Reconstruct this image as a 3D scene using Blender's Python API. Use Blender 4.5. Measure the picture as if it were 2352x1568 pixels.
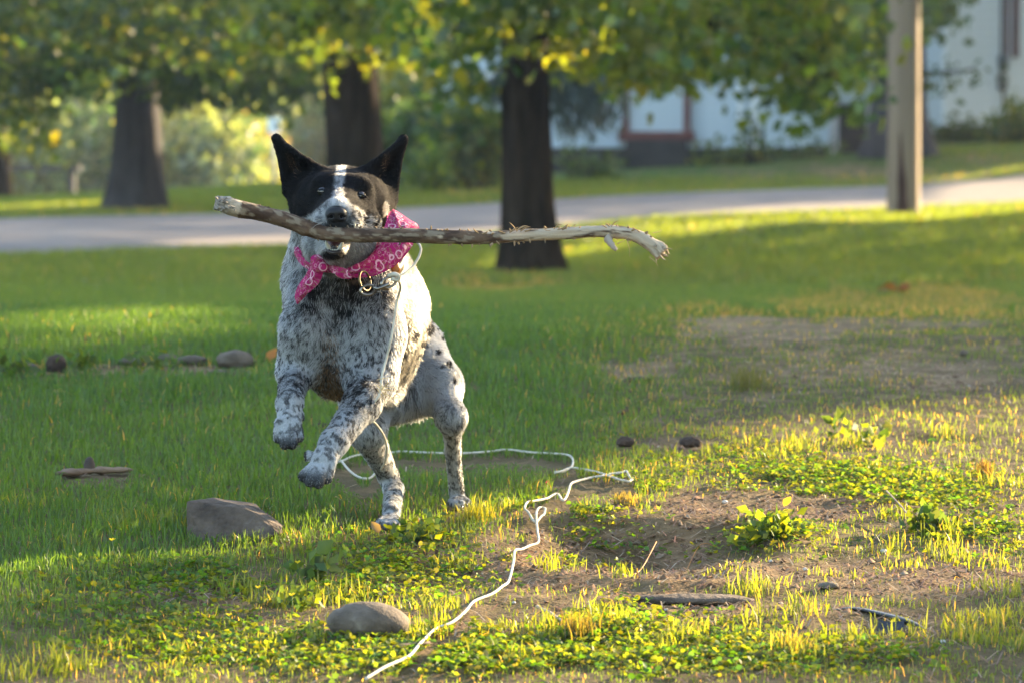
import bpy, math, random
import numpy as np
from mathutils import Vector, Matrix

for o in list(bpy.data.objects):
    bpy.data.objects.remove(o, do_unlink=True)
scene = bpy.context.scene
COL = scene.collection

# ------------------------------------------------------------------ camera
HC = 0.508                      # camera height above the lawn under the dog
FPX = 4400.0                    # focal length in pixels of the 1024 wide frame
TH = math.atan(161.0 / FPX)     # camera pitched slightly down
cam_data = bpy.data.cameras.new('camera')
cam = bpy.data.objects.new('camera', cam_data)
COL.objects.link(cam)
cam.location = (0, 0, HC)
cam.rotation_euler = (math.pi / 2 - TH, 0, 0)
cam_data.sensor_width = 36.0
cam_data.lens = FPX / 1024.0 * 36.0
cam_data.clip_start = 0.1
cam_data.clip_end = 3000.0
cam_data.dof.use_dof = True
cam_data.dof.focus_distance = 6.10
cam_data.dof.aperture_fstop = 11.0
scene.camera = cam

# ------------------------------------------------------------------ sky, sun, exposure
SUN_AZ = math.radians(45.0)     # to the right of straight ahead
SUN_EL = math.radians(14.5)
SUN = np.array([math.sin(SUN_AZ) * math.cos(SUN_EL), math.cos(SUN_AZ) * math.cos(SUN_EL), math.sin(SUN_EL)])
world = bpy.data.worlds.new('World')
scene.world = world
world.use_nodes = True
wn = world.node_tree
wn.nodes.clear()
w_out = wn.nodes.new('ShaderNodeOutputWorld')
w_bg = wn.nodes.new('ShaderNodeBackground')
w_sky = wn.nodes.new('ShaderNodeTexSky')
w_sky.sky_type = 'NISHITA'
w_sky.sun_disc = False
w_sky.sun_elevation = SUN_EL
w_sky.sun_rotation = SUN_AZ
w_sky.air_density = 1.0
w_sky.dust_density = 1.5
w_bg.inputs['Strength'].default_value = 0.125
wn.links.new(w_sky.outputs[0], w_bg.inputs['Color'])
wn.links.new(w_bg.outputs[0], w_out.inputs['Surface'])

sun_data = bpy.data.lights.new('sun', 'SUN')
sun_data.energy = 5.0
sun_data.angle = math.radians(0.55)
sun_data.color = (1.0, 0.76, 0.45)
sun = bpy.data.objects.new('sun', sun_data)
COL.objects.link(sun)
sun.rotation_euler = Vector(SUN).to_track_quat('Z', 'Y').to_euler()
sun.location = (20, 20, 20)

scene.view_settings.view_transform = 'Standard'
scene.view_settings.look = 'None'
scene.view_settings.exposure = 2.75
scene.view_settings.gamma = 1.0
scene.view_settings.use_curve_mapping = False
scene.render.engine = 'CYCLES'
scene.cycles.max_bounces = 8
scene.cycles.diffuse_bounces = 4
scene.cycles.glossy_bounces = 3
scene.cycles.transmission_bounces = 6
scene.cycles.transparent_max_bounces = 8
scene.cycles.sample_clamp_indirect = 6.0
scene.cycles.use_denoising = True

# ------------------------------------------------------------------ helpers
R = np.random.default_rng(7)
random.seed(7)
KD = 2352.0 / 1024.0            # photograph notes were taken on a 2352 pixel wide copy
UPV = np.array([0, math.sin(TH), math.cos(TH)])
FWV = np.array([0, math.cos(TH), -math.sin(TH)])


def at(u, v, D):
    """World point that lies at distance D (along Y) on the line of sight (u, v)."""
    u = np.asarray(u, float); v = np.asarray(v, float); D = np.asarray(D, float)
    a = (u / KD - 512) / FPX
    b = -(v / KD - 341) / FPX
    dy = b * UPV[1] + FWV[1]
    dz = b * UPV[2] + FWV[2]
    s = D / dy
    return np.stack([a * s, D + 0 * s, HC + dz * s], -1)


def look(P):
    """World points to (u, v) of the same notes."""
    P = np.asarray(P, float)
    q = P - np.array([0, 0, HC])
    f = q @ FWV
    f = np.where(np.abs(f) < 1e-6, 1e-6, f)
    return (q[..., 0] / f * FPX + 512) * KD, (-(q @ UPV) / f * FPX + 341) * KD


def _hash(ix, iy, iz, seed):
    h = (ix.astype(np.int64) * 374761393 + iy.astype(np.int64) * 668265263 + iz.astype(np.int64) * 2147483647 + seed * 974711) & 0xFFFFFFFF
    h = ((h ^ (h >> 13)) * 1274126177) & 0xFFFFFFFF
    h = ((h ^ (h >> 16)) * 2246822519) & 0xFFFFFFFF
    return ((h ^ (h >> 15)) & 0xFFFFFF) / float(0xFFFFFF)


def vnoise(P, seed=0):
    P = np.asarray(P, float)
    i = np.floor(P).astype(np.int64)
    f = P - i
    f = f * f * (3 - 2 * f)
    out = 0
    for dx in (0, 1):
        wx = f[..., 0] if dx else 1 - f[..., 0]
        for dy in (0, 1):
            wy = f[..., 1] if dy else 1 - f[..., 1]
            for dz in (0, 1):
                wz = f[..., 2] if dz else 1 - f[..., 2]
                out = out + wx * wy * wz * _hash(i[..., 0] + dx, i[..., 1] + dy, i[..., 2] + dz, seed)
    return out


def fbm(P, seed=0, octv=3):
    P = np.asarray(P, float)
    s = 0; a = 0.5; t = 0
    for k in range(octv):
        s = s + a * vnoise(P * 2 ** k, seed + 11 * k); t += a; a *= 0.5
    return s / t


def smooth(a, b, x):
    t = np.clip((x - a) / (b - a), 0, 1)
    return t * t * (3 - 2 * t)


def nrm(v):
    return v / np.maximum(np.linalg.norm(v, axis=-1, keepdims=True), 1e-9)


def mesh_np(name, V, faces, mat=None, col=None, parent=None, flat=False, extra=None):
    """One mesh object from arrays. faces: list of (n, k) index arrays."""
    V = np.asarray(V, np.float32)
    base = np.zeros(3, np.float32)
    if parent is not None:
        p = parent
        while p is not None:
            base += np.array(p.location, np.float32); p = p.parent
    me = bpy.data.meshes.new(name)
    if not isinstance(faces, list) or np.ndim(faces[0]) == 1:
        faces = [faces]
    faces = [np.asarray(f, np.int32) for f in faces if len(f)]
    me.vertices.add(len(V))
    me.vertices.foreach_set('co', (V - base).ravel())
    nl = sum(f.size for f in faces); nf = sum(len(f) for f in faces)
    me.loops.add(nl)
    me.loops.foreach_set('vertex_index', np.concatenate([f.ravel() for f in faces]))
    me.polygons.add(nf)
    tot = np.concatenate([np.full(len(f), f.shape[1], np.int32) for f in faces])
    me.polygons.foreach_set('loop_start', np.concatenate([[0], np.cumsum(tot)[:-1]]).astype(np.int32))
    try:
        me.polygons.foreach_set('loop_total', tot)
    except Exception:
        pass
    me.polygons.foreach_set('use_smooth', np.full(nf, not flat, bool))
    me.update(calc_edges=True)
    me.validate()
    if col is not None:
        col = np.asarray(col, np.float32)
        if col.ndim == 1:
            col = np.tile(col, (len(V), 1))
        a = me.color_attributes.new('col', 'FLOAT_COLOR', 'POINT')
        c4 = np.ones((len(V), 4), np.float32); c4[:, :3] = col[:, :3]
        a.data.foreach_set('color', c4.ravel())
    if extra:
        for k, arr in extra.items():
            a = me.attributes.new(k, 'FLOAT_VECTOR', 'POINT')
            a.data.foreach_set('vector', np.asarray(arr, np.float32).ravel())
    if mat is not None:
        me.materials.append(mat)
    o = bpy.data.objects.new(name, me)
    COL.objects.link(o)
    if parent is not None:
        o.parent = parent
    return o


def thing(name, label, cat, loc=(0, 0, 0), group=None):
    o = bpy.data.objects.new(name, None)
    COL.objects.link(o)
    o.location = loc
    o.empty_display_size = 0.1
    return tag(o, label, cat, group)


def tag(o, label, cat, group=None):
    o['label'] = label
    o['category'] = cat
    if group:
        o['group'] = group
    return o


def kind(o, k):
    o['kind'] = k
    return o


class MB:
    """Collects shapes into one mesh."""
    def __init__(s):
        s.V = []; s.F = {3: [], 4: []}; s.C = []; s.n = 0

    def add(s, V, F, c=None):
        V = np.asarray(V, float); F = np.asarray(F, int)
        s.F[F.shape[1]].append(F + s.n); s.V.append(V); s.n += len(V)
        s.C.append(np.tile(np.asarray(c if c is not None else (0.5, 0.5, 0.5), float), (len(V), 1)) if c is None or np.ndim(c) == 1 else np.asarray(c, float))
        return s

    def box(s, c, size, ax=None, col=None):
        c = np.asarray(c, float); h = np.asarray(size, float) / 2
        ax = np.eye(3) if ax is None else np.asarray(ax, float)
        P = np.array([[x, y, z] for x in (-1, 1) for y in (-1, 1) for z in (-1, 1)]) * h
        s.add(c + P @ ax, [[0, 1, 3, 2], [4, 6, 7, 5], [0, 4, 5, 1], [2, 3, 7, 6], [0, 2, 6, 4], [1, 5, 7, 3]], col)
        return s

    def tube(s, path, rad, n=10, col=None, cap=True):
        V, F, T = tube_np(path, rad, n, cap)
        s.add(V, F, col)
        if cap:
            s.F[3].append(T + s.n - len(V))
        return s

    def build(s, name, mat, parent=None, flat=False, color=False):
        fs = [np.concatenate(s.F[k]) for k in (3, 4) if s.F[k]]
        return mesh_np(name, np.concatenate(s.V), fs, mat, np.concatenate(s.C) if color else None, parent, flat)


def tube_np(path, rad, n=10, cap=True, twist=None):
    P = np.asarray(path, float); m = len(P)
    rad = np.broadcast_to(np.asarray(rad, float), (m,)) if np.ndim(rad) < 2 else np.asarray(rad, float)
    T = nrm(np.gradient(P, axis=0))
    N = np.zeros_like(P)
    ref = np.array([0, 0, 1.0]) if abs(T[0][2]) < 0.9 else np.array([1.0, 0, 0])
    N[0] = nrm(np.cross(T[0], np.cross(ref, T[0])))
    for i in range(1, m):
        v = N[i - 1] - T[i] * (N[i - 1] @ T[i])
        N[i] = nrm(v)
    B = np.cross(T, N)
    a = np.linspace(0, 2 * np.pi, n, endpoint=False)
    r = rad[:, None] if rad.ndim == 1 else rad
    V = P[:, None, :] + r[:, :, None] * (np.cos(a)[None, :, None] * N[:, None, :] + np.sin(a)[None, :, None] * B[:, None, :])
    V = V.reshape(-1, 3)
    i = np.arange(m - 1)[:, None] * n; j = np.arange(n)[None, :]; k = (j + 1) % n
    F = np.stack([i + j, i + k, i + n + k, i + n + j], -1).reshape(-1, 4)
    Tc = np.zeros((0, 3), int)
    if cap:
        V = np.concatenate([V, P[:1], P[-1:]])
        c0 = m * n; c1 = c0 + 1; j = np.arange(n); k = (j + 1) % n
        Tc = np.concatenate([np.stack([np.full(n, c0), k, j], -1), np.stack([np.full(n, c1), (m - 1) * n + j, (m - 1) * n + k], -1)])
    return V, F, Tc


def spline(pts, n):
    """Catmull-Rom through pts, n samples in all."""
    P = np.asarray(pts, float)
    d = np.concatenate([[0], np.cumsum(np.linalg.norm(np.diff(P, axis=0), axis=1))])
    Q = np.concatenate([[2 * P[0] - P[1]], P, [2 * P[-1] - P[-2]]])
    s = np.linspace(0, d[-1], n)
    i = np.clip(np.searchsorted(d, s, side='right') - 1, 0, len(P) - 2)
    t = ((s - d[i]) / np.maximum(d[i + 1] - d[i], 1e-9))[:, None]
    p0, p1, p2, p3 = Q[i], Q[i + 1], Q[i + 2], Q[i + 3]
    return 0.5 * ((2 * p1) + (-p0 + p2) * t + (2 * p0 - 5 * p1 + 4 * p2 - p3) * t ** 2 + (-p0 + 3 * p1 - 3 * p2 + p3) * t ** 3)


# ------------------------------------------------------------------ materials
def mat(name):
    m = bpy.data.materials.new(name); m.use_nodes = True
    nt = m.node_tree
    b = nt.nodes['Principled BSDF']
    b.inputs['Roughness'].default_value = 0.8
    b.inputs['Specular IOR Level'].default_value = 0.25
    return m, nt, b


def node(nt, t, **kw):
    n = nt.nodes.new(t)
    for k, v in kw.items():
        if k.startswith('_'):
            n.inputs[k[1:].replace('_', ' ')].default_value = v
        else:
            setattr(n, k, v)
    return n


def ramp(nt, fac, stops):
    r = nt.nodes.new('ShaderNodeValToRGB')
    e = r.color_ramp.elements
    while len(e) < len(stops):
        e.new(0.5)
    for k, (p, c) in enumerate(stops):
        e[k].position = p
        e[k].color = (*c, 1) if len(c) == 3 else c
    nt.links.new(fac, r.inputs[0])
    return r.outputs[0]


def noise_mat(name, stops, scale=5, detail=5, rough=0.8, bump=0.0, bscale=None, stretch=None, coords='Object', spec=0.25, metallic=0.0, bdist=0.01):
    m, nt, b = mat(name)
    tc = node(nt, 'ShaderNodeTexCoord')
    src = tc.outputs[coords]
    if stretch:
        mp = node(nt, 'ShaderNodeMapping'); mp.inputs['Scale'].default_value = stretch
        nt.links.new(src, mp.inputs[0]); src = mp.outputs[0]
    n = node(nt, 'ShaderNodeTexNoise'); n.inputs['Scale'].default_value = scale; n.inputs['Detail'].default_value = detail
    n.inputs['Roughness'].default_value = 0.62
    nt.links.new(src, n.inputs['Vector'])
    nt.links.new(ramp(nt, n.outputs['Fac'], stops), b.inputs['Base Color'])
    b.inputs['Roughness'].default_value = rough
    b.inputs['Specular IOR Level'].default_value = spec
    b.inputs['Metallic'].default_value = metallic
    if bump:
        n2 = node(nt, 'ShaderNodeTexNoise'); n2.inputs['Scale'].default_value = bscale or scale * 3; n2.inputs['Detail'].default_value = 6
        nt.links.new(src, n2.inputs['Vector'])
        bp = node(nt, 'ShaderNodeBump'); bp.inputs['Strength'].default_value = bump; bp.inputs['Distance'].default_value = bdist
        nt.links.new(n2.outputs['Fac'], bp.inputs['Height']); nt.links.new(bp.outputs[0], b.inputs['Normal'])
    return m


def leaf_mat(name, trans=0.5, tcol=(1.0, 1.0, 1.0), gloss=0.05, rough=0.45, bright=1.0):
    """Thin leaf or blade: colour from the mesh, part of the light passes through."""
    m = bpy.data.materials.new(name); m.use_nodes = True
    nt = m.node_tree; nt.nodes.clear()
    out = node(nt, 'ShaderNodeOutputMaterial')
    at_ = node(nt, 'ShaderNodeAttribute'); at_.attribute_name = 'col'
    d = node(nt, 'ShaderNodeBsdfDiffuse'); t = node(nt, 'ShaderNodeBsdfTranslucent')
    g = node(nt, 'ShaderNodeBsdfGlossy'); g.inputs['Roughness'].default_value = rough
    g.inputs['Color'].default_value = (1, 1, 1, 1)
    mx = node(nt, 'ShaderNodeMix', data_type='RGBA', blend_type='MULTIPLY')
    mx.inputs[0].default_value = 1.0
    nt.links.new(at_.outputs['Color'], mx.inputs[6]); mx.inputs[7].default_value = (*tcol, 1)
    nt.links.new(at_.outputs['Color'], d.inputs[0]); nt.links.new(mx.outputs[2], t.inputs[0])
    m1 = node(nt, 'ShaderNodeMixShader'); m1.inputs[0].default_value = trans
    nt.links.new(d.outputs[0], m1.inputs[1]); nt.links.new(t.outputs[0], m1.inputs[2])
    m2 = node(nt, 'ShaderNodeMixShader'); m2.inputs[0].default_value = gloss
    nt.links.new(m1.outputs[0], m2.inputs[1]); nt.links.new(g.outputs[0], m2.inputs[2])
    nt.links.new(m2.outputs[0], out.inputs['Surface'])
    return m


def attr_mat(name, rough=0.8, spec=0.2, bump=0.0, bscale=80, bdist=0.002, vary=0.0):
    m, nt, b = mat(name)
    a = node(nt, 'ShaderNodeAttribute'); a.attribute_name = 'col'
    src = a.outputs['Color']
    tc = node(nt, 'ShaderNodeTexCoord')
    n2 = node(nt, 'ShaderNodeTexNoise'); n2.inputs['Scale'].default_value = bscale; n2.inputs['Detail'].default_value = 6
    nt.links.new(tc.outputs['Object'], n2.inputs['Vector'])
    if vary:
        hs = node(nt, 'ShaderNodeMix', data_type='RGBA', blend_type='MULTIPLY'); hs.inputs[0].default_value = vary
        nt.links.new(src, hs.inputs[6]); nt.links.new(ramp(nt, n2.outputs['Fac'], [(0.3, (0.45, 0.45, 0.45)), (0.7, (1.35, 1.35, 1.35))]), hs.inputs[7])
        src = hs.outputs[2]
    nt.links.new(src, b.inputs['Base Color'])
    b.inputs['Roughness'].default_value = rough; b.inputs['Specular IOR Level'].default_value = spec
    if bump:
        bp = node(nt, 'ShaderNodeBump'); bp.inputs['Strength'].default_value = bump; bp.inputs['Distance'].default_value = bdist
        nt.links.new(n2.outputs['Fac'], bp.inputs['Height']); nt.links.new(bp.outputs[0], b.inputs['Normal'])
    return m

# ================================================================== TERRAIN
def _ctrl():
    C = []
    for y in (-30, 0, 4, 8, 12, 16):
        for x in (-14, -4, 0, 4, 14):
            C.append((x, y, 0.0))
    for (u, v, D) in [(1222, 632, 30), (700, 610, 33), (2075, 490, 44), (0, 583, 35), (670, 563, 37.7), (960, 553, 39), (1500, 497, 41.8), (2000, 478, 44.6), (2352, 465, 46.9),
                      (0, 500, 40.6), (960, 480, 45.3), (1290, 455, 47.2), (1700, 440, 49.7), (2000, 428, 51.8), (2352, 402, 54.4),
                      (300, 485, 46), (0, 465, 60), (500, 442, 62), (900, 410, 58), (1290, 395, 59), (1750, 372, 59.2), (2000, 347, 59.4), (2075, 354, 57), (2250, 312, 66), (2340, 335, 60),
                      (0, 455, 95), (500, 437, 95), (1000, 425, 95)]:
        C.append(tuple(at(u, v, D)))
    C += [(-60, 30, -.3), (-60, 100, .2), (60, 30, .4), (60, 100, 2.5), (0, 200, 1.0), (-150, 200, 0.6), (150, 200, 3), (0, 600, 2), (-300, 600, 2), (300, 600, 3), (-30, -60, 0), (30, -60, 0),
          (25, 40, .4), (-25, 40, -.1), (22, 60, 1.2), (12, 28, 0.0), (-12, 28, -.1)]
    return np.array(C, float)


_C = _ctrl()
_S = 1.0 / 30
def _phi(r2):
    return 0.5 * r2 * np.log(np.maximum(r2, 1e-12))
def _tps_fit():
    X = _C[:, :2] * _S; n = len(X)
    r2 = ((X[:, None] - X[None]) ** 2).sum(-1)
    A = np.zeros((n + 3, n + 3)); A[:n, :n] = _phi(r2) + np.eye(n) * 2e-3
    A[:n, n] = 1; A[:n, n + 1:] = X; A[n, :n] = 1; A[n + 1:, :n] = X.T
    return np.linalg.solve(A, np.concatenate([_C[:, 2], np.zeros(3)]))
_W = _tps_fit()

HOLE = at(1440, 1262, 6.19)
def zg(x, y, detail=True):
    x = np.asarray(x, float); y = np.asarray(y, float)
    sh = np.broadcast(x, y).shape
    xf = np.broadcast_to(x, sh).ravel(); yf = np.broadcast_to(y, sh).ravel()
    out = np.zeros(len(xf)); X = _C[:, :2] * _S; n = len(X)
    for s in range(0, len(xf), 40000):
        q = np.stack([xf[s:s + 40000], yf[s:s + 40000]], -1) * _S
        r2 = ((q[:, None] - X[None]) ** 2).sum(-1)
        out[s:s + 40000] = _phi(r2) @ _W[:n] + _W[n] + q @ _W[n + 1:]
    out *= smooth(13, 24, yf)
    out += .055 * (np.minimum(np.maximum(yf, 2.0), 9.5) - 6.4) * (1 - smooth(9.5, 19, yf)) * (1 - smooth(3, 9, np.abs(xf)))
    if detail:
        P = np.stack([xf, yf, 0 * xf], -1)
        w = 1 - smooth(14, 40, yf)
        out += (fbm(P * 1.3, 3, 2) - .5) * .02 * (1 - smooth(25, 60, np.abs(yf)))
        m = (yf > 2) & (yf < 16) & (np.abs(xf) < 4)
        if m.any():
            p = P[m]
            d = (fbm(p * 7, 5, 3) - .5) * .014 + (fbm(p * 38, 9, 2) - .5) * .006
            dx = (p[:, 0] - HOLE[0]) / .20; dy = (p[:, 1] - HOLE[1]) / .30
            r = np.sqrt(dx * dx + dy * dy) + (vnoise(p * 9, 4) - .5) * .35
            d += -0.030 * (1 - smooth(.2, 1.0, r)) + 0.012 * np.exp(-((r - 1.15) / .22) ** 2)
            out[m] += d
    return out.reshape(sh)


def ground_at(u, v, lift=0.0):
    """Where the sight line (u, v) meets the ground."""
    u = np.atleast_1d(np.asarray(u, float)); v = np.atleast_1d(np.asarray(v, float))
    lo = np.full(u.shape, 3.0); found = np.zeros(u.shape, bool); best = np.full(u.shape, 70.0)
    Ds = 3.0 * (70 / 3.0) ** np.linspace(0, 1, 260)
    prev = None
    for D in Ds:
        P = at(u, v, np.full(u.shape, D)); h = P[:, 2] - zg(P[:, 0], P[:, 1], False)
        if prev is not None:
            hit = (~found) & (h <= 0) & (prev[0] > 0)
            t = prev[0] / np.maximum(prev[0] - h, 1e-9)
            best = np.where(hit, prev[1] + t * (D - prev[1]), best); found |= hit
        prev = (h, D)
    P = at(u, v, best)
    P[:, 2] = zg(P[:, 0], P[:, 1]) + lift
    return P


# bare earth: (u, v, ru, rv, strength)
BARE = [(1440, 1255, 330, 80, 1.0), (1800, 1170, 380, 40, .85), (1150, 1300, 280, 50, .8), (1650, 1320, 420, 45, .8), (2120, 1330, 330, 55, .75), (1300, 1330, 200, 40, .8),
        (1500, 1390, 400, 40, .55), (430, 1365, 260, 40, .8), (900, 1440, 300, 50, .45), (1900, 1420, 400, 40, .5), (1300, 1480, 350, 45, .35), (2250, 1290, 150, 50, .4),
        (1800, 760, 260, 55, .7), (2050, 720, 300, 60, .5), (1950, 850, 420, 40, .55), (1480, 850, 140, 25, .6), (2200, 880, 250, 30, .5), (2200, 700, 260, 50, .5), (1440, 870, 90, 14, .6),
        (1130, 655, 160, 22, .7), (300, 487, 130, 10, .6), (1080, 440, 130, 14, .5), (2000, 395, 300, 25, .55), (2250, 370, 180, 20, .5),
        (2200, 1180, 200, 30, .35), (1100, 1190, 130, 25, .5), (1000, 1240, 120, 20, .4), (1990, 1010, 100, 18, .4), (1580, 1020, 90, 14, .5), (300, 852, 330, 13, .75)]

def bare(u, v, P=None):
    b = np.zeros(np.shape(u))
    q = np.stack([np.asarray(u) / 75, np.asarray(v) / 17, 0 * np.asarray(u)], -1)
    nz = (fbm(q, 951, 3) - .5) * 1.5
    for (cu, cv, ru, rv, s) in BARE:
        r = ((u - cu) / ru) ** 2 + ((v - cv) / rv) ** 2
        b = np.maximum(b, s * (1 - smooth(.35, 1.15, np.sqrt(r) + nz)))
    return b


def ground_sheet():
    D = np.concatenate([np.linspace(-40, 2.5, 12), np.linspace(2.7, 4, 20), np.arange(4.02, 9.5, .014), 9.5 * (60 / 9.5) ** np.linspace(0.004, 1, 260), 60 * (290 / 60) ** np.linspace(.05, 1, 26)])
    a = np.concatenate([[-3, -1.4, -.7, -.4, -.28, -.2], np.arange(-.17, .1701, .0011), [.2, .28, .4, .7, 1.4, 3]])
    DD, AA = np.meshgrid(D, a, indexing='ij')
    X = AA * np.maximum(DD, 3.0)
    Z = zg(X, DD)
    V = np.stack([X, DD, Z], -1).reshape(-1, 3)
    nr, nc = DD.shape
    i = np.arange(nr - 1)[:, None] * nc; j = np.arange(nc - 1)[None]
    F = np.stack([i + j, i + j + 1, i + nc + j + 1, i + nc + j], -1).reshape(-1, 4)
    u, v = look(V)
    ok = V[:, 1] > 3
    b = np.where(ok, bare(u, v), 0)
    b = np.clip(b + (fbm(V * 6, 21, 3) - .5) * .9 * (b > .02), 0, 1)
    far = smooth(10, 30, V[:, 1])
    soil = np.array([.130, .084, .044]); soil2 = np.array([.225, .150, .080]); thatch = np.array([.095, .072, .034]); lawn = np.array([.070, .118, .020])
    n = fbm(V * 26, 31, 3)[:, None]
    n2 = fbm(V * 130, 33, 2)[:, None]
    s = (soil + (soil2 - soil) * smooth(.35, .65, n * .6 + n2 * .4)) * (1 + .35 * smooth(7.3, 8.5, V[:, 1]))[:, None]  # soil further off painted lighter to add light there
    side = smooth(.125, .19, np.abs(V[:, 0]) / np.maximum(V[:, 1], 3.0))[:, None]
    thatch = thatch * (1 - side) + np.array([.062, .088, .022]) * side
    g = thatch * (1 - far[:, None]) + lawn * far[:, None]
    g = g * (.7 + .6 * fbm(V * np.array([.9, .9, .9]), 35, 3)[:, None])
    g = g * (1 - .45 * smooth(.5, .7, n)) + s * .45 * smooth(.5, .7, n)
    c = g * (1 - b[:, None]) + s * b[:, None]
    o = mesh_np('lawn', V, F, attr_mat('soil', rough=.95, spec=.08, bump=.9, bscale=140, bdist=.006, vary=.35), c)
    kind(o, 'structure')


ground_sheet()

# ================================================================== ROAD
def road():
    aa = np.linspace(-.36, .36, 90)
    V = []; cols = 9
    for a in aa:
        n = 40.09 / (1 - 1.25 * a) ; f = 46.5 / (1 - 1.25 * a)
        for k in range(cols):
            D = n + (f - n) * k / (cols - 1)
            V.append((a * D, D, 0))
    V = np.array(V); V[:, 2] = zg(V[:, 0], V[:, 1], False) + .035
    # short rounded shoulders at both edges
    e = np.zeros(len(V)); e[::cols] = -.05; e[cols - 1::cols] = -.05
    V[:, 2] += e
    i = np.arange(len(aa) - 1)[:, None] * cols; j = np.arange(cols - 1)[None]
    F = np.stack([i + j, i + cols + j, i + cols + j + 1, i + j + 1], -1).reshape(-1, 4)
    m = noise_mat('road_asphalt', [(.3, (.165, .145, .138)), (.55, (.21, .185, .172)), (.75, (.27, .24, .22))], scale=.9, detail=8, rough=.9, bump=.3, bscale=90)
    kind(mesh_np('road', V, F, m), 'structure')


road()

# ================================================================== HOUSES
FD = np.array([1.0, 0, 0]); FN = np.array([0, -1.0, 0]); ZU = np.array([0, 0, 1.0])
def set_facing(deg):
    global FD, FN, AX
    a = math.radians(deg)
    FD = np.array([math.cos(a), math.sin(a), 0]); FN = np.array([math.sin(a), -math.cos(a), 0]); AX = np.stack([FD, FN, ZU])
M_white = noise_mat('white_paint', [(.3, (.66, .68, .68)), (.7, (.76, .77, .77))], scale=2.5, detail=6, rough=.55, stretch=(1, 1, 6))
M_white_bluish = noise_mat('bluish_white_paint', [(.3, (.44, .51, .55)), (.55, (.52, .59, .63)), (.75, (.58, .64, .67))], scale=3, detail=7, rough=.6)  # bluish tone of the shaded walls put into the white paint
M_red = noise_mat('red_brown_wood', [(.3, (.10, .035, .03)), (.7, (.17, .06, .05))], scale=6, rough=.6)
M_dark = noise_mat('dark_stone', [(.3, (.025, .024, .024)), (.7, (.06, .055, .05))], scale=4, rough=.9, bump=.4)
M_screen = noise_mat('dark_screen', [(.3, (.012, .012, .016)), (.7, (.022, .02, .026))], scale=8, rough=.4)
M_post = noise_mat('grey_lilac_paint', [(.3, (.34, .32, .33)), (.7, (.44, .42, .43))], scale=5, rough=.6)
M_roof = noise_mat('roof_shingle', [(.3, (.07, .065, .065)), (.7, (.12, .11, .10))], scale=9, rough=.9, bump=.4)
M_glass = noise_mat('dim_window_glass', [(.3, (.03, .04, .06)), (.7, (.06, .075, .10))], scale=1.5, rough=.08, spec=.6)
AX = np.stack([FD, FN, ZU])


class Facade:
    def __init__(s, u0, D0):
        a = (u0 / KD - 512) / FPX
        s.A = np.array([a * D0, D0, 0.0]); s.FD = FD; s.FN = FN; s.AX = AX

    def hit(s, u, v):
        o = np.array([0, 0, HC]); d = at(u, v, 1.0) - o
        t = ((s.A - o) @ s.FN) / (d @ s.FN)
        P = o + d * t
        return (P - s.A) @ s.FD, P[2]

    def pt(s, l, z, off=0.0):
        return s.A + s.FD * l + s.FN * off + ZU * z

    def box(s, mb, l0, l1, z0, z1, d0, d1, col=None):
        mb.box(s.pt((l0 + l1) / 2, (z0 + z1) / 2, (d0 + d1) / 2), (abs(l1 - l0), abs(d1 - d0), abs(z1 - z0)), s.AX, col)
        return mb


def clap_mesh(L, h, mat_):
    """One bevelled lap board of length L, its foot proud of its head."""
    V = np.array([[x, y, z] for x in (0, L) for (y, z) in ((0, 0), (.040, 0), (.042, .012), (.006, h * 1.08), (0, h * 1.08))])
    F4 = [[k, (k + 1) % 5, 5 + (k + 1) % 5, 5 + k] for k in range(5)]
    me = bpy.data.meshes.new('clapboard')
    me.from_pydata([tuple(p) for p in V], [], [tuple(f) for f in F4] + [(4, 3, 2, 1, 0), (5, 6, 7, 8, 9)])
    me.materials.append(mat_)
    return me


def clapboards(parent, base, xdir, ydir, L, h, n, mat_):
    me = clap_mesh(L, h, mat_)
    M = Matrix(((xdir[0], ydir[0], 0), (xdir[1], ydir[1], 0), (0, 0, 1)))
    for k in range(n):
        o = bpy.data.objects.new('clapboard', me); COL.objects.link(o)
        p = base + ZU * (h * k)
        o.matrix_local = Matrix.Translation(Vector(p) - parent.location) @ M.to_4x4()
        o.parent = parent


def gable_roof(A, L, depth, z, rise, over, name, parent):
    mb = MB()
    for side in (0, 1):
        e0 = A + FN * (over if side == 0 else -depth - over) + ZU * (z - .15)
        r0 = A - FN * depth / 2 + ZU * (z + rise)
        P = [e0 - FD * over, e0 + FD * (L + over), r0 + FD * (L + over), r0 - FD * over]
        P = P + [p + ZU * .12 for p in P]
        mb.add(P, [[0, 1, 2, 3], [7, 6, 5, 4], [0, 4, 5, 1], [1, 5, 6, 2], [2, 6, 7, 3], [3, 7, 4, 0]])
    mb.build(name, M_roof, parent, flat=True)
    for l in (0.05, L - .11):
        p = A + FD * l
        q = [p + ZU * z, p - FN * depth + ZU * z, p - FN * depth / 2 + ZU * (z + rise)]
        q = q + [x + FD * .06 for x in q]
        g = MB(); g.add(q, [[0, 1, 2], [5, 4, 3]]); g.F[4].append(np.array([[0, 3, 4, 1], [1, 4, 5, 2], [2, 5, 3, 0]]))
        g.build('gable', M_white, parent, flat=True)


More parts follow.
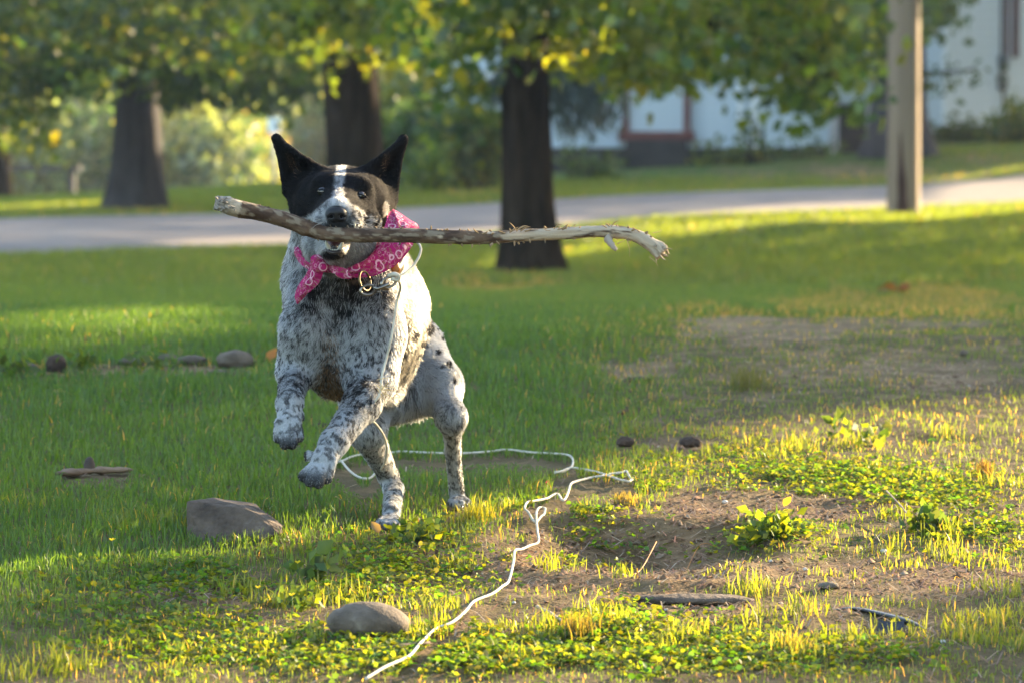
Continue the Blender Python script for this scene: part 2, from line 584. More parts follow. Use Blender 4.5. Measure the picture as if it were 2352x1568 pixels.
set_facing(-.5)
H1 = Facade(985, 59.5)
L1 = H1.hit(2012, 300)[0]
house1 = thing('clapboard_house', 'low white clapboard house in shade with red-brown framed window behind the middle tree', 'house', tuple(H1.pt(L1 / 2, .6)))
Z0 = .95
mb = MB(); H1.box(mb, 0, L1, .2, 4.2, -6.0, -.01); mb.build('wall', M_white_bluish, house1, flat=True)
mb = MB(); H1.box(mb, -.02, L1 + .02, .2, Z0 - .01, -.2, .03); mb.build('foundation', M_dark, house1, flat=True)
clapboards(house1, H1.pt(0, Z0), FD, FN, L1, .118, 27, M_white_bluish)
gable_roof(H1.A, L1, 6.0, 4.2, 1.7, .35, 'roof', house1)
# window with red-brown posts and a plain pale panel
wl, wz0 = H1.hit(1437, 302); wr, _ = H1.hit(1577, 302); wz1 = H1.hit(1500, 120)[1]
win = MB(); H1.box(win, wl, wr, wz0, wz1, .03, .055)
win = win.build('panel_window', noise_mat('pale_blind', [(.3, (.47, .54, .57)), (.7, (.53, .59, .62))], scale=1.2, rough=.4), house1, flat=True)
for l in (wl, wr):
    mb = MB(); H1.box(mb, l - .045, l + .045, wz0, wz1, .03, .11); mb.build('window_post', M_red, win, flat=True)
mb = MB(); H1.box(mb, wl - .1, wr + .1, wz0 - .13, wz0, .03, .16); mb.build('sill', M_red, win, flat=True)
# dark step below the window
mb = MB()
sl, sz = H1.hit(1420, 322); sr, _ = H1.hit(1592, 322)
for k in range(3):
    H1.box(mb, sl + .05 * k, sr - .05 * k, .2 + .01 * k, sz - .2 * (2 - k), .165, 1.2 - .3 * k)
mb.build('step', M_dark, house1, flat=True)
# corner board and pale pilaster
for (ua, ub) in ((1722, 1742), (1693, 1706)):
    a, _ = H1.hit(ua, 250); b, _ = H1.hit(ub, 250)
    mb = MB(); H1.box(mb, a, b, Z0, 3.6, .03, .07); mb.build('corner_board', M_white, house1, flat=True)
# dark screened doorway with grey posts
dl, dz0 = H1.hit(1925, 346); dr, _ = H1.hit(1990, 346); dz1 = H1.hit(1960, 240)[1]
mb = MB(); H1.box(mb, dl, dr, dz0 - .1, dz1, .03, .06); door = mb.build('screen_door', M_screen, house1, flat=True)
for (a, b) in ((dl - .12, dl), (dr, dr + .2)):
    mb = MB(); H1.box(mb, a, b, dz0 - .1, dz1 + .1, .03, .12); mb.build('door_post', M_post, door, flat=True)
mb = MB(); H1.box(mb, dl + .3, dl + .33, dz0 + .45, dz0 + .5, .06, .09); mb.build('handle', M_post, door, flat=True)
# little eave over the doorway
e0, ez = H1.hit(1850, 150); e1, _ = H1.hit(2005, 150); ez1 = H1.hit(1940, 128)[1]
mb = MB(); H1.box(mb, e0, e1, ez, ez + (ez1 - ez) * .5, .03, .8); H1.box(mb, e0 + .06, e1 - .06, ez + (ez1 - ez) * .5, ez1, .03, .55)
mb.build('eave', noise_mat('faded_red_boards', [(.3, (.20, .15, .16)), (.7, (.30, .23, .23))], scale=6), house1, flat=True)
# small dim window left of the middle trunk
a, z0 = H1.hit(1118, 238); b, z1 = H1.hit(1172, 178)
mb = MB(); H1.box(mb, a, b, z0, z1, .03, .045); w2 = mb.build('window', M_glass, house1, flat=True)
mb = MB()
for (p, q, r, s) in ((a - .08, a, z0 - .08, z1 + .08), (b, b + .08, z0 - .08, z1 + .08), (a, b, z0 - .08, z0), (a, b, z1, z1 + .08)):
    H1.box(mb, p, q, r, s, .03, .075)
mb.build('window_frame', M_white, w2, flat=True)

set_facing(28)
H2 = Facade(2173, 66.0)
house2 = thing('tall_clapboard_house', 'bright white clapboard house with a meter pipe at the right edge', 'house', tuple(H2.pt(4, 1.0)))
H2Z = 1.05
L2 = 9.0
mb = MB(); H2.box(mb, .012, L2, .6, 6.5, -5.2, -.01); mb.build('wall', M_white, house2, flat=True)
clapboards(house2, H2.pt(0.02, H2Z), FD, FN, L2 - .02, .135, 40, M_white)
clapboards(house2, H2.pt(0, H2Z) - FN * 5.2, FN, -FD, 5.18, .135, 40, M_white_bluish)
mb = MB(); H2.box(mb, -.03, L2, .5, H2Z - .01, -5.22, .035); mb.build('foundation', M_dark, house2, flat=True)
mb = MB(); H2.box(mb, -.03, .06, H2Z, 6.4, .028, .04); H2.box(mb, -.04, -.03, H2Z, 6.4, -.07, .04); mb.build('corner_board', M_white, house2, flat=True)
gable_roof(H2.A, L2, 5.2, 6.5, 2.4, .35, 'roof', house2)
pl, pz = H2.hit(2316, 132); 
mb = MB(); H2.box(mb, pl - .09, pl - .03, pz, 6.2, .03, .07); H2.box(mb, pl + .05, pl + .13, pz, 6.2, .03, .09)
mb.build('drain_pipe', M_red, house2, flat=True)
for (uu, vv) in ((2299, 138), (2297, 182)):
    l, z = H2.hit(uu, vv); c = H2.pt(l, z, .07)
    mb = MB(); mb.tube([c - FN * .05, c + FN * .03, c + FN * .06, c + FN * .065], [.085, .085, .07, .02], 14)
    H2.box(mb, l - .07, l + .07, z - .16, z - .02, .03, .1)
    mb.build('meter_box', noise_mat('grey_metal', [(.3, (.10, .11, .12)), (.7, (.16, .17, .18))], scale=5, rough=.4), house2, flat=False)
l, z = H2.hit(2299, 130); l2_, z2 = H2.hit(2303, 310)
mb = MB(); mb.tube(spline([H2.pt(l, 6.0, .05), H2.pt(l - .02, z, .05), H2.pt(l + .01, (z + z2) / 2, .06), H2.pt(l2_, z2, .05)], 20), .018, 6)
mb.build('cable', M_dark, house2)

# pale building far behind, only its lit eave seems to show between the trunks
FB = at(940, 300, 92.0); FB[2] = float(zg(FB[0], FB[1], False))
shed = thing('far_shed', 'distant cream shed with a lit eave between the second and third trunk', 'shed', tuple(FB))
mb = MB(); mb.box(FB + np.array([0, 1.5, 1.2]), (2.6, 3.0, 3.3)); mb.build('wall', noise_mat('dull_cream_wall', [(.3, (.30, .29, .24)), (.7, (.38, .36, .30))], scale=2), shed, flat=True)
ez = at(940, 125, 92)[2]
mb = MB(); mb.box([FB[0], FB[1] + 1.3, ez], (3.2, 3.9, .30)); mb.build('eave', noise_mat('cream_paint', [(.3, (.70, .64, .52)), (.7, (.78, .72, .60))], scale=2), shed, flat=True)
mb = MB(); zr = ez + .16
mb.add([[FB[0] - 1.7, FB[1] - .7, zr], [FB[0] + 1.7, FB[1] - .7, zr], [FB[0] + 1.7, FB[1] + 3.3, zr], [FB[0] - 1.7, FB[1] + 3.3, zr], [FB[0] - 1.7, FB[1] + 1.3, zr + 1.1], [FB[0] + 1.7, FB[1] + 1.3, zr + 1.1]],
       [[0, 1, 5, 4], [2, 3, 4, 5]]); mb.add([[FB[0] - 1.7, FB[1] - .7, zr], [FB[0] - 1.7, FB[1] + 1.3, zr + 1.1], [FB[0] - 1.7, FB[1] + 3.3, zr], [FB[0] + 1.7, FB[1] - .7, zr], [FB[0] + 1.7, FB[1] + 1.3, zr + 1.1], [FB[0] + 1.7, FB[1] + 3.3, zr]], [[0, 1, 2], [5, 4, 3]])
mb.build('roof', M_roof, shed, flat=True)

# ================================================================== UTILITY POLE
PB = ground_at(2075, 492)[0]
pole = thing('utility_pole', 'tall weathered wooden utility pole with a dark rotten streak near its foot', 'utility pole', tuple(PB))
pr = (75 / KD) / FPX * PB[1] / 2
V, F, T = tube_np([PB + ZU * z for z in (-.3, 0, .3, .8, 1.5, 2.5, 4, 6, 8.5)], [pr * k for k in (1.04, 1.03, 1.01, 1, .99, .97, .94, .9, .84)], 28)
wood = noise_mat('pole_wood', [(.25, (.175, .125, .082)), (.5, (.26, .19, .13)), (.75, (.32, .245, .175))], scale=6, detail=8, rough=.75, bump=.25, bscale=22, stretch=(1, 1, .06))
po = mesh_np('shaft', V, [F, T], wood, None, pole)
# rotten streak, a sunken looking strip of dark wood on the shaft
st = MB()
zs = np.linspace(.0, .80, 26)
ang0 = math.radians(-97)
VV = []
for k, z in enumerate(zs):
    w = .10 * (1 - (z / .80)) ** .8 + .012
    w *= .8 + .4 * vnoise(np.array([0, 0, z * 6.0]), 8)
    rr = np.interp(z, [0, .8, 1.5, 2.5], [pr * 1.03, pr, pr * .99, pr * .97]) + .004
    for j in range(5):
        a = ang0 + w / pr * (j / 4 - .5) - .22 * z
        VV.append(PB + np.array([math.cos(a) * rr, math.sin(a) * rr, z]))
i = np.arange(25)[:, None] * 5; j = np.arange(4)[None]
mesh_np('rotten_streak', VV, np.stack([i + j, i + j + 1, i + 5 + j + 1, i + 5 + j], -1).reshape(-1, 4), noise_mat('rotten_wood', [(.3, (.035, .016, .012)), (.7, (.10, .045, .032))], scale=10, rough=.9, stretch=(1, 1, .2), bump=.4), None, pole)

# ================================================================== TREES
M_bark = noise_mat('bark', [(.30, (.006, .004, .0025)), (.5, (.021, .0145, .0095)), (.68, (.045, .032, .022))], scale=14, detail=8, rough=.95, spec=.05, bump=1.0, bscale=26, stretch=(1, 1, .22), bdist=.03)
M_bark_grey = noise_mat('grey_bark', [(.25, (.020, .018, .020)), (.5, (.045, .041, .045)), (.75, (.075, .07, .073))], scale=12, detail=8, rough=.92, bump=1.0, bscale=22, stretch=(1, 1, .25), bdist=.03)
M_leaf = leaf_mat('leaf', trans=.52, tcol=(1.9, 1.9, .45), gloss=.03)
M_needle = leaf_mat('needle', trans=.25, tcol=(1.6, 1.5, .9), gloss=.05)

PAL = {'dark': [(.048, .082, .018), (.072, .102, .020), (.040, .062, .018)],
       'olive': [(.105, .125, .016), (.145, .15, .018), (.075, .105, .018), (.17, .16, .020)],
       'yellow': [(.22, .22, .015), (.18, .20, .02), (.26, .21, .015)],
       'bright': [(.14, .19, .02), (.18, .21, .02), (.11, .16, .025)],
       'green': [(.045, .095, .03), (.06, .11, .035), (.05, .085, .025)],
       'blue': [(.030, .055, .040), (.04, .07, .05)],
       'pale': [(.20, .22, .13), (.24, .25, .15), (.17, .21, .14)],  # paleness of the distant haze put into the leaf colours
       'gold': [(.28, .25, .10), (.24, .24, .11), (.30, .23, .10)],
       'orange': [(.42, .22, .06), (.45, .27, .08)]}

# lobed leaf: centre, base, and a five-lobed rim
_LT = np.array([[0, .45, 0.03], [0, 0, 0], [-.28, .12, .0], [-.55, .35, -.06], [-.28, .48, .0], [-.34, .80, -.05], [-.10, .74, .0], [0, 1.05, -.10], [.10, .74, .0], [.34, .80, -.05], [.28, .48, .0], [.55, .35, -.06], [.28, .12, .0]])
_LF = np.array([[0, k, k + 1] for k in range(1, 12)] + [[0, 12, 1]])
_KT = np.array([[0, 0, 0], [-.36, .45, .07], [0, 1, -.08], [.36, .45, .07]])
_KF = np.array([[0, 2, 1], [0, 3, 2]])


def leaf_cloud(P, size, pal, droop=.5, lobed=True, rng=R, aspect=1.0):
    """Leaves as arrays: vertices, faces, colours."""
    n = len(P)
    T, F = (_LT, _LF) if lobed else (_KT, _KF)
    t = rng.normal(size=(n, 3)); t[:, 2] -= droop * 1.6; t = nrm(t)
    q = nrm(rng.normal(size=(n, 3))); b = nrm(np.cross(t, q)); nn = np.cross(b, t)
    s = np.asarray(size) * rng.uniform(.65, 1.25, n)
    V = P[:, None] + s[:, None, None] * (T[None, :, :1] * aspect * b[:, None] + T[None, :, 1:2] * t[:, None] + T[None, :, 2:] * nn[:, None])
    m = len(T)
    FF = (F[None] + np.arange(n)[:, None, None] * m).reshape(-1, 3)
    if isinstance(pal, str):
        pal = [pal]
    cols = np.array(sum([PAL[p] for p in pal], []))
    c = cols[rng.integers(0, len(cols), n)] * rng.uniform(.75, 1.25, (n, 1))
    return V.reshape(-1, 3), FF, np.repeat(c, m, 0)


def cat_clouds(L):
    V = []; F = []; C = []; n = 0
    for v, f, c in L:
        V.append(v); F.append(f + n); C.append(c); n += len(v)
    return np.concatenate(V), np.concatenate(F), np.concatenate(C)


def clumps(u0, u1, v0, v1, D0, D1, n, sig=.16, per=18, rng=R):
    """Leaf places in clumps on twigs inside the box."""
    m = max(1, n // per)
    c = at(rng.uniform(u0, u1, m), rng.uniform(v0, v1, m), rng.uniform(D0, D1, m))
    P = np.repeat(c, per, 0) + rng.normal(size=(m * per, 3)) * np.array([sig, sig, sig * .6])
    return P


def trunk_np(B, r, h, flare, lean=(0, 0), seed=0, n=36, fl_len=.26):
    zs = np.concatenate([[-.25], np.linspace(0, .9, 14), np.linspace(1.1, h, 26)])
    V = []
    a = np.linspace(0, 2 * np.pi, n, endpoint=False)
    for z in zs:
        fl = flare * math.exp(-max(z, 0) / fl_len)
        rr = r * (1 - .45 * max(z, 0) / h) * np.ones(n)
        root = .5 + .5 * np.cos(a * 5 + seed) * .7 + .3 * np.cos(a * 3 + seed * 2)
        rr = rr + fl * r * (.55 + .6 * root)
        p = np.stack([np.cos(a) * 3.0, np.sin(a) * 3.0, np.full(n, z * .8)], -1)
        rr = rr * (1 + .10 * (fbm(p, 40 + seed, 3) - .5) * 2) + .012 * (vnoise(np.stack([np.cos(a) * 14, np.sin(a) * 14, np.full(n, z * 2.2)], -1), 60 + seed) - .5)
        c = B + np.array([lean[0] * z + .05 * math.sin(z * 1.1 + seed), lean[1] * z, z])
        V.append(c + np.stack([np.cos(a) * rr, np.sin(a) * rr, 0 * a], -1))
    V = np.concatenate(V)
    i = np.arange(len(zs) - 1)[:, None] * n; j = np.arange(n)[None]; k = (j + 1) % n
    return V, np.stack([i + j, i + k, i + n + k, i + n + j], -1).reshape(-1, 4)


def limb_paths(B, h, r, seed, spread, z0=2.6, count=9):
    rg = np.random.default_rng(seed)
    out = []
    for k in range(count):
        z = z0 + (h - z0) * (k + .3) / count * .8
        a = rg.uniform(0, 2 * np.pi); L = spread * rg.uniform(.6, 1.0) * (1 - .45 * k / count)
        p0 = B + ZU * z; d = np.array([math.cos(a), math.sin(a), .35])
        pts = [p0, p0 + d * L * .35 + ZU * .15 * L * rg.uniform(-.3, 1), p0 + d * L * .7 + ZU * L * .1 * rg.uniform(-1, 1), p0 + d * L + ZU * L * rg.uniform(-.25, .15)]
        out.append((spline(pts, 10), np.linspace(r * .32 * (1 - .5 * k / count), .02, 10)))
    return out


def tree(name, label, base, r, h, flare, boxes, spread, seed, bark, group='trees along the road', lean=(0, 0), extra_crown=900, extra_pal=('olive', 'dark'), limbs=9, twig_boxes=(), zc=3.2, leafsize=.10):
    B = base
    t = thing(name, label, 'tree', tuple(B), group)
    V, F = trunk_np(B, r, h * .8, flare, lean, seed, fl_len=.50 if bark is M_bark_grey else .28)
    mesh_np('trunk', V, F, bark, None, t)
    top = B + np.array([lean[0], lean[1], 0]) * h * .3
    for p, rad in limb_paths(top, h, r, seed, spread, count=limbs):
        mb = MB(); mb.tube(p, rad, 8); mb.build('limb', bark, t)
    for pts, r0 in twig_boxes:
        P = [at(*p) for p in pts]
        mb = MB(); mb.tube(spline(P, 14), np.linspace(r0, r0 * .3, 14), 8); mb.build('limb', bark, t)
    rg = np.random.default_rng(seed + 100)
    L = []
    for (u0, u1, v0, v1, D0, D1, n, pal, lob, sz) in boxes:
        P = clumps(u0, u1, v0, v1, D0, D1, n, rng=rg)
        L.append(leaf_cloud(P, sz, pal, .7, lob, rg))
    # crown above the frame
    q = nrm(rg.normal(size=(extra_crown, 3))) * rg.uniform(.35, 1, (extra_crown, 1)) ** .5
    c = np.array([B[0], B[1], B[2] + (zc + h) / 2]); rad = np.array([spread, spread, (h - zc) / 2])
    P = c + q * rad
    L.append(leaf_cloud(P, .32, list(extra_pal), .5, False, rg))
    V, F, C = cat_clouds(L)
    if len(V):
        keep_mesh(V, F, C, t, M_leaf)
    return t


# ---- where the sun reaches: outlines on the lawn and road (u, v)
LIT = [np.array(p, float) for p in [
    [(2352, 905), (1900, 935), (1560, 1000), (1400, 1065), (1240, 1130), (1100, 1175), (1000, 1205), (820, 1290), (600, 1370), (420, 1425), (200, 1480), (0, 1530), (-400, 1640), (-900, 1800), (1850, 1800), (1980, 1600), (2100, 1450), (2200, 1380), (2400, 1330), (2900, 1250), (2900, 880)],
    [(1130, 590), (1300, 570), (1300, 520), (1500, 497), (1700, 482), (2000, 470), (2110, 468), (2300, 462), (2600, 440), (2600, 480), (2300, 490), (2140, 510), (2040, 515), (1800, 515), (1560, 545), (1400, 580), (1250, 605), (1100, 625)],
    [(2110, 440), (2352, 400), (2700, 350), (2700, 460), (2352, 468), (2110, 482)],
    [(2120, 425), (2352, 395), (2352, 380), (2120, 412)],
    [(-300, 480), (-200, 462), (235, 453), (380, 462), (240, 474), (0, 492)],
    [(-60, 745), (250, 712), (480, 728), (450, 815), (60, 835)],
    [(380, 455), (640, 438), (640, 428), (400, 440)],
]]
_dp = [(u, v, 6.12) for u in range(640, 941, 50) for v in (330, 375, 420, 470, 520) if not (720 < u < 850 and v < 370)]
_dp += [(u, 545, 5.98) for u in range(500, 1540, 60)]
_dp += [(u, v, 6.2 + (u - 860) * .0028) for v in range(560, 960, 45) for u in range(860, 1071, 45) if u < 930 + (v - 560) * .36 and (v < 880 or u > 1000 or u < 900)]
_dp += [(880, 905, 6.1), (862, 935, 6.08), (825, 1000, 6.02), (775, 1060, 5.98), (790, 1040, 6.0)]
_dp += [(1066, 975, 6.5), (1055, 1040, 6.6), (1060, 1100, 6.65), (1070, 1150, 6.65), (905, 1080, 6.6), (925, 1130, 6.55), (920, 1180, 6.45), (845, 960, 6.05), (800, 1030, 6.0), (760, 1090, 5.97)]
_dogpts = at(*np.array(_dp).T)


_glow = [(at(u, v, D), r) for (u, v, D, r) in [(150, 70, 44, .4), (430, 40, 44, .4), (620, 90, 44, .35), (1350, 8, 29, .4), (1500, -10, 29, .35), (1420, 20, 28.5, .3), (1050, 15, 29, .6), (1200, -20, 29, .6), (800, 110, 34.5, .35), (930, 60, 36, .6), (100, 330, 45, .6), 
    (2105, 60, 44, .5), (2105, 200, 44, .5), (2105, 330, 44, .5), (2105, 440, 44, .5)]]  # leaves are cut away so that sun reaches these spots


def in_poly(u, v, poly):
    x0, y0 = poly[:, 0], poly[:, 1]; x1, y1 = np.roll(x0, -1), np.roll(y0, -1)
    inside = np.zeros(u.shape, bool)
    for a, b, c, d in zip(x0, y0, x1, y1):
        if b == d: continue
        hit = ((b > v) != (d > v)) & (u < (c - a) * (v - b) / (d - b) + a)
        inside ^= hit
    return inside


def in_sun_gap(P):
    """Leaves standing between the sun and the places it reaches: gaps cut into the crowns for light."""
    t = P[:, 2] / SUN[2]
    q = P - SUN * t[:, None]
    for _ in range(3):
        z = zg(q[:, 0], q[:, 1], False)
        t = (P[:, 2] - z) / SUN[2]; q = P - SUN * t[:, None]
    u, v = look(q)
    n = vnoise(np.stack([q[:, 0] * 3.0, q[:, 1] * 1.2, 0 * t], -1), 5) - .5
    v2 = v + n * 26 * np.clip((v - 350) / 700, .1, 1.6)
    g = np.zeros(len(P), bool)
    ok = (q[:, 1] > 2.0) & (t > 0)
    for poly in LIT:
        g |= ok & in_poly(u, v2, poly)
    for p in _dogpts:
        d = P - p; s = d @ SUN
        g |= (s > 0) & (np.linalg.norm(d - s[:, None] * SUN, axis=1) < (.085 if p[2] > .25 else .055))
    for p, r in _glow:
        d = P - p; s = d @ SUN
        g |= (s > 0) & (np.linalg.norm(d - s[:, None] * SUN, axis=1) < r)
    return g


def keep_mesh(V, F, C, parent, m, name='crown'):
    nv = len(V)
    used = F[:, 0]
    cen = V[F].mean(1)
    g = in_sun_gap(cen)
    F = F[~g]
    idx = np.unique(F); mp = np.full(nv, -1); mp[idx] = np.arange(len(idx))
    o = mesh_np(name, V[idx], mp[F], m, C[idx], parent)
    o['kind'] = 'stuff'
    return o


T1 = ground_at(305, 482)[0]; T3 = ground_at(1220, 632)[0]
T2 = at(812, 560, 36.0); T2[2] = zg(T2[0], T2[1])
T4 = at(2075, 352, 57.0); T4[2] = zg(T4[0], T4[1])
def rad_at(P, w):
    return w / KD / FPX * P[1] / 2

D1 = T1[1]
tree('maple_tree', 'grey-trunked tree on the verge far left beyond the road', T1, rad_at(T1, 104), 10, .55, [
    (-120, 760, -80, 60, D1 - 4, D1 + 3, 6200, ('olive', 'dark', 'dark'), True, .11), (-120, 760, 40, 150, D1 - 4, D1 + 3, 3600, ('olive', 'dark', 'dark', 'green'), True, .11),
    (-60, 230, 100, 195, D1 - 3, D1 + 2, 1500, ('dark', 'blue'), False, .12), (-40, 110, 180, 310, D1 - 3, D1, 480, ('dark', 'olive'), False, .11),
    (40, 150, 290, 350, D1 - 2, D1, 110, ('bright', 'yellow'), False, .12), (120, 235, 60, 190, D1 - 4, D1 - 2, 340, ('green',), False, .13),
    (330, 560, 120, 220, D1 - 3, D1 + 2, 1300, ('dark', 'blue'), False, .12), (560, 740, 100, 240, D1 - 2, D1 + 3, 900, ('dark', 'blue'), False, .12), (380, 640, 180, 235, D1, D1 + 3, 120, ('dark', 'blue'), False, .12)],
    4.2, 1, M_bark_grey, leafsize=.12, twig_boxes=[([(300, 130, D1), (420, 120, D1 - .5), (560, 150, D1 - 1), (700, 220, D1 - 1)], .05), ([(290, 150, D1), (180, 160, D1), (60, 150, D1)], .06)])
tree('oak_tree', 'brown-trunked tree right behind the dog with yellow leaves up its trunk', T2, rad_at(T2, 138), 10, .35, [
    (690, 960, -80, 70, 33, 38, 1900, ('olive', 'bright', 'dark'), True, .11), (735, 845, 50, 165, 33.5, 35.3, 150, ('bright', 'olive', 'yellow'), True, .11), (860, 985, -20, 110, 33, 38, 420, ('bright', 'yellow', 'olive'), True, .11),
    (600, 760, -60, 90, 34, 39, 900, ('olive', 'dark'), True, .11), (900, 990, 90, 130, 35, 38, 40, ('bright', 'olive'), True, .1)],
    3.6, 2, M_bark)
tree('oak_tree', 'dark-trunked tree in the middle on the near lawn behind the stick', T3, rad_at(T3, 116), 9, .65, [
    (960, 1190, -80, 95, 28, 33, 1700, ('olive', 'dark', 'green'), True, .10), (985, 1140, 90, 215, 27, 31, 200, ('dark', 'green', 'yellow'), True, .10), (1150, 1310, -60, 80, 27.5, 29.2, 600, ('dark', 'olive'), True, .10),
    (1280, 1930, -80, 60, 27, 34, 4800, ('olive', 'olive', 'bright'), True, .088), (1300, 1900, 50, 120, 27, 33, 1050, ('olive', 'bright', 'olive', 'green'), True, .088), (1400, 1700, 105, 172, 27, 31, 270, ('olive', 'bright', 'green'), True, .088),
    (1545, 1615, 135, 195, 27, 28, 50, ('bright', 'yellow'), True, .10), (1700, 1960, 85, 180, 27, 32, 420, ('green', 'olive', 'bright'), True, .088), (1790, 1985, 180, 255, 28, 31, 210, ('green', 'bright'), True, .10),
    (1290, 1440, 90, 165, 27, 30, 120, ('olive', 'bright', 'yellow'), True, .10)],
    3.4, 3, M_bark, twig_boxes=[([(1230, 90, 29.6), (1330, 30, 29.3), (1480, 30, 29), (1650, 60, 28.6), (1830, 130, 28.3), (1930, 190, 28.2)], .05), ([(1215, 80, 29.6), (1130, 40, 29), (1040, 60, 28.6)], .05)])
tree('maple_tree', 'dark tree at the corner of the houses, half hidden by the pole', T4, rad_at(T4, 112), 10, .7, [
    (1880, 2190, -80, 60, 54, 59, 1700, ('green', 'dark'), False, .16), (1900, 2030, 50, 160, 55, 58, 500, ('green', 'dark'), False, .15), (2090, 2190, 0, 50, 54, 57, 26, ('green',), False, .12), (2110, 2190, 165, 205, 55.5, 56.5, 60, ('dark',), False, .12), (2225, 2258, 145, 170, 55.5, 56, 24, ('dark',), False, .11)],
    4.0, 4, M_bark_grey, twig_boxes=[([(2090, 165, 57), (2140, 168, 56.5), (2200, 165, 56), (2240, 158, 55.8)], .05)])

# conifer with hanging boughs behind the middle tree
SB = at(1345, 410, 50.0); SB[2] = zg(SB[0], SB[1])
sp = thing('spruce_tree', 'bluish conifer with drooping boughs against the shaded house wall', 'tree', tuple(SB + np.array([0, 0, 0])), 'trees along the road')
mb = MB(); mb.tube([at(1232, 400, 47.6) * np.array([1, 1, 0]) + ZU * .2, at(1232, 250, 47.6), at(1232, 0, 47.6), at(1232, -600, 47.6)], [.13, .12, .11, .03], 12); mb.build('trunk', M_bark, sp)
rg = np.random.default_rng(55)
L = []
for (u0, v0, u1, v1) in [(1232, 120, 1420, 200), (1232, 150, 1400, 250), (1232, 180, 1330, 275), (1232, 60, 1470, 160), (1232, 140, 1130, 190), (1232, 100, 1360, 240)]:
    pth = spline([at(u0, v0, 47.6), at((u0 + u1) / 2, (v0 + v1) / 2 - 18, 46.8), at(u1, v1, 46.2)], 9)
    b_ = MB(); b_.tube(pth, np.linspace(.03, .008, 9), 6); b_.build('bough', M_bark, sp)
    P = np.repeat(spline(pth, 14), 26, 0) + rg.normal(size=(14 * 26, 3)) * np.array([.10, .12, .07]) - ZU * .05
    v, f, c = leaf_cloud(P, .17, 'blue', 1.6, False, rg, aspect=.28)
    L.append((v, f, c))
V, F, C = cat_clouds(L); o = mesh_np('foliage', V, F, M_needle, C, sp); o['kind'] = 'stuff'

# ---- unseen trees added on the right, placed and pruned to shade the lawn
sh = np.array([SUN[0], SUN[1]]) / math.hypot(SUN[0], SUN[1])
k = 0
for (x, y, t_, hh) in [(-.4, 7.5, 15, 8.5), (-.2, 13, 16, 9), (0.2, 19, 15, 9), (.4, 25, 16, 9.5), (1.0, 31.5, 16, 9.5), (1.2, 38.5, 15.5, 10), (-6.5, 44, 31, 14), (-5, 9, 22, 9.5), (-.6, 2.2, 15, 8.5), (0, 53, 18, 11), (5.5, 52.5, 14, 9), (-5.5, 52, 33, 14)]:
    B = np.array([x + sh[0] * t_, y + sh[1] * t_, 0]); B[2] = zg(B[0], B[1])
    t = thing('unseen_shade_tree', 'unseen leafy tree added right of the lawn for its shade', 'tree', tuple(B), 'unseen trees added to shade the lawn')
    V, F = trunk_np(B, .22, hh * .8, .5, (0, 0), 10 + k, n=16)
    mesh_np('trunk', V, F, M_bark, None, t)
    rg = np.random.default_rng(200 + k)
    n = 17000 if k in (0, 1, 7, 8) else 11000
    q = nrm(rg.normal(size=(n, 3))) * (rg.uniform(0, 1, (n, 1)) ** .4)
    P = B + np.array([0, 0, .7 + (hh - .7) / 2]) + q * np.array([4.0, 4.0, (hh - .7) / 2])
    V, F, C = leaf_cloud(P, .20 if k in (0, 1, 7, 8) else .26, ['olive', 'green'], .3, False, rg)
    keep_mesh(V, F, C, t, M_leaf)
    k += 1

# ================================================================== SHRUBS AND FAR GROWTH
def shrub(name, label, cat, u0, u1, v0, v1, D, depth, n, pal, sz, group=None, mat_=None, lob=False, stems=0, sig=.12, seed=0):
    rg = np.random.default_rng(seed)
    uc = (u0 + u1) / 2
    B = at(uc, v1, D); B[2] = min(B[2], float(zg(B[0], B[1])))
    t = thing(name, label, cat, tuple(B), group)
    m = max(3, n // 14)
    ang = rg.uniform(0, 2 * np.pi, m); rr = np.sqrt(rg.uniform(0, 1, m))
    uu = uc + (u1 - u0) / 2 * rr * np.cos(ang); dd = D + depth * rr * np.sin(ang)
    vv = v1 - (v1 - v0) * rg.uniform(0, 1, m) ** .8 * (1 - .55 * rr ** 2.2)
    c = at(uu, vv, dd)
    P = np.repeat(c, 14, 0) + rg.normal(size=(m * 14, 3)) * sig
    V, F, C = leaf_cloud(P, sz, pal, .2, lob, rg)
    o = mesh_np('foliage', V, F, mat_ or M_leaf, C, t); o['kind'] = 'stuff'
    mb = MB()
    for k in range(stems or 5):
        e = c[rg.integers(0, m)]; s = B + np.array([rg.normal() * .1, rg.normal() * .1, -.05])
        mb.tube(spline([s, (s + e) / 2 + np.array([rg.normal() * .05, 0, .05]), e], 6), np.linspace(sz * .12, sz * .04, 6), 5)
    o = mb.build('stem', M_bark, t)
    return t


shrub('clipped_hedge', 'dark low hedge at the corner foot of the bright house', 'hedge', 2150, 2285, 302, 338, 63.5, .5, 1500, ('dark',), .10, seed=1)
shrub('garden_shrub', 'yellow-green shrub beside the dark low hedge', 'shrub', 2255, 2320, 296, 345, 63, .5, 500, ('bright', 'green'), .11, seed=2)
shrub('garden_shrub', 'green shrub cut by the right edge of the frame', 'shrub', 2300, 2420, 250, 345, 62, .7, 1500, ('green', 'olive'), .12, seed=3)
shrub('garden_plant', 'tall green plants left of the middle trunk by the house wall', 'plant', 1000, 1160, 225, 400, 51.5, .6, 1700, ('green', 'olive', 'dark'), .13, stems=14, seed=4)
shrub('garden_plant', 'dark bushy plant between the dog and the middle trunk', 'plant', 890, 1060, 255, 400, 52.5, .7, 2000, ('dark', 'green', 'blue'), .13, stems=10, seed=5)
shrub('garden_plant', 'pale loose bush above the right ear of the dog', 'plant', 865, 990, 130, 300, 56, .8, 900, ('pale', 'olive'), .14, stems=8, seed=6)
